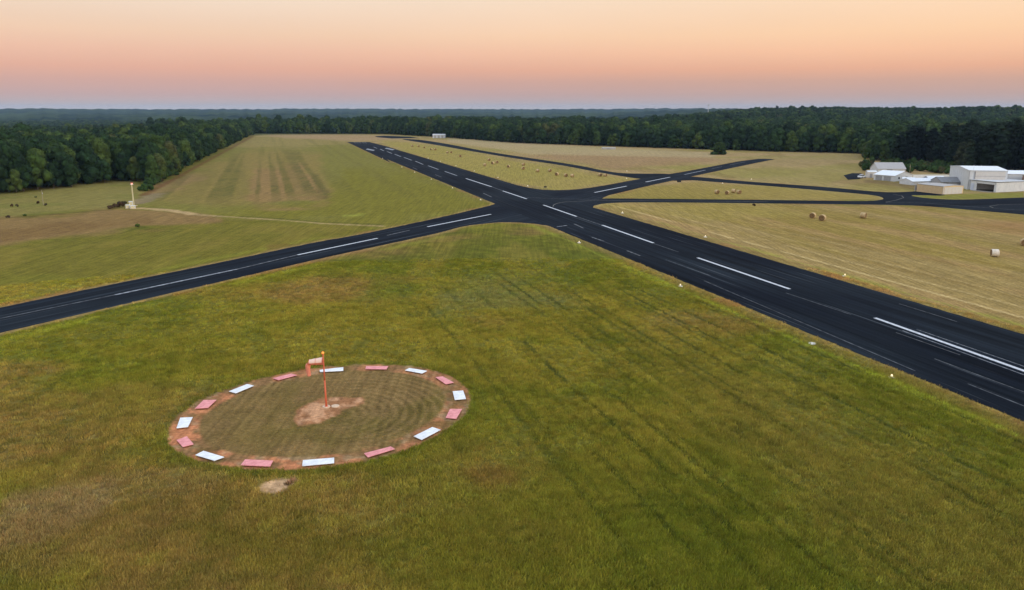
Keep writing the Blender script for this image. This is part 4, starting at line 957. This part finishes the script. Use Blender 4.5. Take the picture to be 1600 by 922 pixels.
# back woods: everything beyond the boundary line, bounded in depth
bpoly = BACKg + [(2600, 2600), (-900, 2600), (-420, 1250)]
inB = sdist(gx, gy, bpoly) < -1.5
pine = (azz > 23.5) & (gy < 560) & inB
openf = (azz < -15) & (gy > 1100)
keep = (inL | inB | lowb) & (np.abs(azz) < 43)
gx, gy, pine, inL, lowb = gx[keep], gy[keep], pine[keep], inL[keep], lowb[keep]
dist = np.hypot(gx, gy)
hh = np.where(pine, RNG.uniform(21, 27, gx.size), RNG.uniform(14, 21, gx.size) * np.where(inL, .95, 1.0))
hh *= .78 + .44 * fbm(gx / 45, gy / 45, 301, 2)
# outer margin is lower and leafier
edge_d = np.where(inL, -sdist(gx, gy, LEFTg), -sdist(gx, gy, bpoly))
hh *= np.where(lowb, RNG.uniform(.3, .62, gx.size), 1); edge_d = np.where(lowb, 40, edge_d)
hh *= np.where((~lowb) & (RNG.random(gx.size) < .07), 1.2, 1)
hh *= np.where(edge_d < 7, RNG.uniform(.62, .92, gx.size), 1)
gx2, gy2 = jitter_grid(-3000, 3000, 1350, 3500, 10.8); az2 = np.degrees(np.arctan2(gx2, gy2)); d2 = np.hypot(gx2, gy2)
cov = fbm(gx2 / 260, gy2 / 200, 303, 3) + np.where(az2 < -12, -.02, .25) + sm(1900, 2300, d2) * .3
k2 = (np.abs(az2) < 42) & (d2 < 3500) & (cov > .42)
gx2, gy2 = gx2[k2], gy2[k2]; h2 = RNG.uniform(14, 23, gx2.size) * (.75 + .5 * fbm(gx2 / 90, gy2 / 120, 305, 3)) * np.where(RNG.random(gx2.size) < .1, 1.15, 1)
# the nearest trees of each kind are things of their own
def order_near(mask, n):
    i = np.where(mask)[0]; az_ = np.degrees(np.arctan2(gx[i], gy[i])); i = i[np.abs(az_) < 35]
    return i[np.argsort(dist[i] - hh[i] * 2 + np.where(edge_d[i] > 22, 120, 0))][:n]
def wood_label(x, y, pn):
    a = math.degrees(math.atan2(x, y))
    if pn: return 'tall dark pine in the wood close behind the airfield buildings', 'pines of the dark wood behind the hangars'
    if a < -14: return 'green broadleaf tree in the wood beside the left hay field', 'broadleaf trees of the left wood'
    return 'broadleaf tree at the front of the wood beyond the far fields', 'broadleaf trees of the far wood'
single = set()
tree_proto = {}
def place_tree(kind, v, x, y, z, h, wd, lb, cat, grp, rz):
    key = (kind, v)
    nm = 'pine_tree' if kind == 'P' else 'broadleaf_tree'
    o = empty(nm, (x, y, z), rz, (wd, wd, h)); tag(o, lb, cat, grp)
    link('crown', (crP if kind == 'P' else crA)[v], o); link('trunk', (trP if kind == 'P' else trA)[v], o); return o
for i in list(order_near(~pine, 299)) + list(order_near(pine, 300)):
    single.add(int(i)); pn = bool(pine[i]); lb, grp = wood_label(gx[i], gy[i], pn); h = float(hh[i])
    place_tree('P' if pn else 'A', random.randrange(4 if pn else 6), float(gx[i]), float(gy[i]), 0, h, h * random.uniform(.74, .98) * (1.25 if pn else 1.0), lb, 'tree', grp, random.uniform(0, 6.28))
# the round tree standing alone
x0, y0 = gp(1123, 241.5); h0 = hz(223.5, y0)
place_tree('A', 2, x0, y0, -h0 * .16, h0 * 1.28, h0 * 2.1, 'dark round tree standing alone on the far field in front of the wood', 'tree', None, 1.0)
# the rest of the woods: one object of instances
rest = np.array([i for i in range(gx.size) if i not in single])
PX = np.concatenate([gx[rest], gx2]); PY = np.concatenate([gy[rest], gy2]); PH = np.concatenate([hh[rest], h2])
PV = np.where(np.concatenate([pine[rest], RNG.random(gx2.size) < .12]), RNG.integers(6, 10, PX.size), RNG.integers(0, 6, PX.size))
PZ = terrain(PX, PY)
def instancer(name, P, attrs, protos, label, cat):
    me = bpy.data.meshes.new(name); me.vertices.add(len(P)); me.vertices.foreach_set('co', P.astype(np.float32).ravel())
    for k, (ty, dat) in attrs.items():
        a = me.attributes.new(k, ty, 'POINT')
        a.data.foreach_set('vector' if ty == 'FLOAT_VECTOR' else ('color' if ty == 'FLOAT_COLOR' else 'value'), dat.ravel())
    o = link(name, me); ng = bpy.data.node_groups.new(name, 'GeometryNodeTree')
    ng.interface.new_socket('Geometry', in_out='INPUT', socket_type='NodeSocketGeometry'); ng.interface.new_socket('Geometry', in_out='OUTPUT', socket_type='NodeSocketGeometry')
    n = ng.nodes.new; l = ng.links.new; gi = n('NodeGroupInput'); go = n('NodeGroupOutput'); jn = n('GeometryNodeJoinGeometry')
    def attr(nm, dt):
        q = n('GeometryNodeInputNamedAttribute'); q.data_type = dt; q.inputs[0].default_value = nm; return q.outputs[0]
    for i, pr in enumerate(protos):
        io = n('GeometryNodeInstanceOnPoints'); oi = n('GeometryNodeObjectInfo'); oi.inputs[0].default_value = pr; oi.transform_space = 'ORIGINAL'
        cp = n('FunctionNodeCompare'); cp.data_type = 'INT'; cp.operation = 'EQUAL'; l(attr('variant', 'INT'), cp.inputs[2]); cp.inputs[3].default_value = i
        l(gi.outputs[0], io.inputs['Points']); l(cp.outputs[0], io.inputs['Selection']); l(oi.outputs['Geometry'], io.inputs['Instance'])
        l(attr('rot', 'FLOAT_VECTOR'), io.inputs['Rotation']); l(attr('scl', 'FLOAT_VECTOR'), io.inputs['Scale']); l(io.outputs[0], jn.inputs[0])
    l(jn.outputs[0], go.inputs[0]); md = o.modifiers.new('scatter', 'NODES'); md.node_group = ng
    return tag(o, label, cat, None, 'stuff')
# instance sources are crowns already standing in the woods
crown_of = {}
for o in bpy.data.objects:
    if o.type == 'MESH' and o.name.startswith('crown'): crown_of.setdefault(o.data.name, o)
protos = [crown_of[m.name] for m in crA] + [crown_of[m.name] for m in crP]
wsc = PH * RNG.uniform(.85, 1.15, PX.size)
instancer('woodland', np.stack([PX, PY, PZ - .5], -1), {'variant': ('INT', PV.astype(np.int32)),
          'rot': ('FLOAT_VECTOR', np.stack([PX * 0, PX * 0, RNG.uniform(0, 6.28, PX.size)], -1).astype(np.float32)),
          'scl': ('FLOAT_VECTOR', np.stack([wsc, wsc, PH], -1).astype(np.float32))}, protos, 'dense dark green forest stretching behind the fields to the low hills', 'forest')
print('woodland instances', PX.size)
# shrubs: scrub left of the sheds and single bushes
def shrub(u, v, w_, h, lb, grp=None):
    if 'bush' in lb and u < 80: w_ *= .8; h *= .8
    x, y = gp(u, v); o = empty('shrub', (x, y, 0), random.uniform(0, 6), (w_, w_, h)); tag(o, lb, 'shrub', grp)
    dry = 'dark' in lb or 'brown' in lb; link('crown', (crB[random.randrange(2)] if dry else crS[random.randrange(4)]), o)
    link('stem', trA[random.randrange(6)], o)
for i in range(70):
    f = random.random(); u = 1348 + 150 * f; v = 254 + random.uniform(0, 13) + 7 * f
    shrub(u, v, random.uniform(3.2, 5.5), random.uniform(3.5, 6.5), 'dense green bush in the scrub behind the grey barn and sheds', 'bushes of the scrub behind the sheds')
for i in range(26):
    f = i / 26; u = 224 + 60 * f + random.uniform(-3, 3); v = 300 - 32 * f + random.uniform(-5, -1)
    shrub(u, v, random.uniform(2, 4.2), random.uniform(2.5, 5.5), 'leafy bush at the foot of the wood corner right of the beacon', 'bushes at the corner of the left wood')
for (u, v, w_, h, lb) in [(19, 323, 1.1, 1.7, 'small dark bush, leftmost in the rough field'), (27, 323, 1.1, 1.6, 'small dark bush right beside the leftmost one'), (60, 318.5, 1.2, 1.7, 'round dark bush just left of the slim pole'),
     (72, 321.5, 1.1, 1.5, 'small dark bush just right of the slim pole'), (56, 309, .9, 1.0, 'tiny bush behind the slim pole'), (188, 323.5, 2.3, 2.6, 'dark brown bush left of the white cabinets'), (180, 324.5, 2.0, 1.9, 'brown bush between the darkest one and the low one at the beacon site'), (172, 326, 2.0, 1.6, 'low brown bush at the left end of the beacon site'), (193, 320.5, 1.9, 2.0, 'brown bush standing right behind the white cabinets'),
     (13, 340, 1.5, 1.2, 'low dark bush on the ditch at the left picture edge'), (39, 337.5, 1.2, 1.1, 'low bush on the ditch below the slim pole'), (215, 355, 1.2, 1.5, 'pale round bush alone between track and left picture side'),
     (1178, 322, 1.0, 1.2, 'small dark clump just below the taxiway in the hay field')]:
    shrub(u, v, w_, h, lb)
# far canopy: rolling forest to the horizon
azf = np.radians(np.linspace(-44, 44, 760)); rf_ = np.geomspace(3200, 12300, 230)
A, RR = np.meshgrid(azf, rf_); X = RR * np.sin(A); Y = RR * np.cos(A)
cell = 11 + RR / 500
Zc = terrain(X, Y) + 8 + 12 * fbm(X / 70, Y / 70, 401, 3) + 13 * (vn(X / (RR / 260), Y / (RR / 120), 403) - .3) + 5 * vn(X / 30, Y / 60, 405)
Zc += 22 * (fbm(X / 1100, Y / 420, 413, 3) - .45) * sm(3300, 3900, RR) * sm(9000, 5000, RR); Zc -= sm(3500, 3200, RR) * 12
openm = sm(.62, .68, fbm(X / 700, Y / 500, 407, 3)) * sm(7000, 3500, RR); Zc -= openm * 12
nr, na = A.shape; idx = np.arange(nr * na).reshape(nr, na)
FQ = np.stack([idx[:-1, :-1], idx[:-1, 1:], idx[1:, 1:], idx[1:, :-1]], -1).reshape(-1, 4)[:, ::-1]
m = bpy.data.materials.new('distant_canopy'); m.use_nodes = True; b = m.node_tree.nodes['Principled BSDF']; b.inputs['Roughness'].default_value = 1; b.inputs['Specular IOR Level'].default_value = 0
at = m.node_tree.nodes.new('ShaderNodeAttribute'); at.attribute_name = 'Col'; m.node_tree.links.new(at.outputs['Color'], b.inputs['Base Color'])
me = mesh_np('distant_forest', np.stack([X, Y, Zc], -1).reshape(-1, 3), FQ, m)
c1 = np.array(sr(22, 36, 28)); c2 = np.array(sr(62, 74, 44)); k = (sm(.35, .65, fbm(X / 60, Y / 110, 409, 4)) * .5 + sm(.4, .62, fbm(X / 420, Y / 260, 411, 3)) * .5)[..., None]
cc = c1 * (1 - k) + c2 * k; cc = cc * (1 - openm[..., None]) + np.array(sr(62, 72, 48)) * openm[..., None]
set_col(me, cc.reshape(-1, 3)); tag(link('distant_forest', me), 'far rolling forest fading blue towards the horizon', 'forest', None, 'stuff')

# ------------------------------------------------------------------ grass
def tuft_mesh(seed, n=26, spread=.42):
    rg = np.random.default_rng(seed); V = []; Fc = []
    for i in range(n):
        x, y = rg.normal(0, spread * .5, 2); a = rg.uniform(0, 6.28); h = rg.uniform(.12, .34); w_ = rg.uniform(.018, .04); lx, ly = rg.normal(0, .09, 2)
        k = len(V); V += [(x - w_ * math.cos(a), y - w_ * math.sin(a), -.02), (x + w_ * math.cos(a), y + w_ * math.sin(a), -.02), (x + lx, y + ly, h)]; Fc.append((k, k + 1, k + 2))
    me = bpy.data.meshes.new('tuft'); me.from_pydata(V, [], Fc); me.update(); return me
gm = bpy.data.materials.new('grass_blades'); gm.use_nodes = True; b = gm.node_tree.nodes['Principled BSDF']; b.inputs['Roughness'].default_value = .9; b.inputs['Specular IOR Level'].default_value = .08
at = gm.node_tree.nodes.new('ShaderNodeAttribute'); at.attribute_name = 'tint'; at.attribute_type = 'INSTANCER'; gm.node_tree.links.new(at.outputs['Color'], b.inputs['Base Color'])
NT = 175000
rr_ = 42 * (190 / 42) ** (RNG.random(NT) ** .85); aa = np.radians(RNG.uniform(-37, 37, NT)); tx = rr_ * np.sin(aa); ty = rr_ * np.cos(aa)
rg_, _, _ = ring(tx, ty); q1 = sdist(tx, ty, RUNWAY_S); q2 = sdist(tx, ty, CROSS_S)
ss, tt = rw(tx, ty)
ok = (RNG.random(NT) > turf_tracks(tx, ty) * .88) & (q1 > .5) & (q2 > .5) & ~((rg_ > RIN - .4) & (rg_ < ROUT + .3)) & (np.hypot(tx - wx, ty - wy) > .8)
okk = RNG.random(NT) < (.35 + .65 * sm(.35, .6, fbm(tx / 9, ty / 9, 501, 3)))
tx, ty = tx[ok & okk], ty[ok & okk]; rg_, _, _ = ring(tx, ty); z_ = zones(tx, ty)
bare_ = z_[:, 0] > .24; tx, ty, z_, rg_ = tx[~bare_], ty[~bare_], z_[~bare_], rg_[~bare_]
hs = np.where(rg_ < RIN, .18, .8 + .5 * fbm(tx / 7, ty / 7, 503, 3)); hs = hs * RNG.uniform(.7, 1.25, tx.size)
tint = z_ * RNG.uniform(1.4, 3.0, tx.size)[:, None] * (1 + RNG.normal(0, .05, (tx.size, 3)))
# three tuft meshes stand first as blades of the same turf
protos = []
tv = RNG.integers(0, 3, tx.size)
turf = []
for i in range(3):
    me = tuft_mesh(900 + i); me.materials.append(gm); o = link('grass_tuft', me); turf.append(o)
    o.location = (float(tx[i]), float(ty[i]), 0)
g_ = instancer('grass', np.stack([tx, ty, tx * 0], -1), {'variant': ('INT', tv.astype(np.int32)),
     'rot': ('FLOAT_VECTOR', np.stack([tx * 0, tx * 0, RNG.uniform(0, 6.28, tx.size)], -1).astype(np.float32)),
     'scl': ('FLOAT_VECTOR', np.stack([1.1 * hs, 1.1 * hs, hs], -1).astype(np.float32)),
     'tint': ('FLOAT_COLOR', np.concatenate([np.clip(tint, 0, 1), np.ones((tx.size, 1))], 1).astype(np.float32))}, turf, 'olive green grass of the foreground meadow', 'grass')
for o in turf: o.parent = g_; o['kind'] = 'stuff'
print('grass tufts', tx.size)

# ------------------------------------------------------------------ haze
q = MB(); q.box((0, 0, 25), (27000, 27000, 150)); hb = q.build('haze', bpy.data.materials.new('evening_haze'))
hm = hb.data.materials[0]; hm.use_nodes = True; hn = hm.node_tree; hn.nodes.clear(); ho = hn.nodes.new('ShaderNodeOutputMaterial'); pv = hn.nodes.new('ShaderNodeVolumePrincipled')
pv.inputs['Color'].default_value = (.42, .62, .95, 1); pv.inputs['Density'].default_value = 3.6e-5; pv.inputs['Anisotropy'].default_value = 0
hn.links.new(pv.outputs[0], ho.inputs['Volume']); tag(hb, kind='stuff')
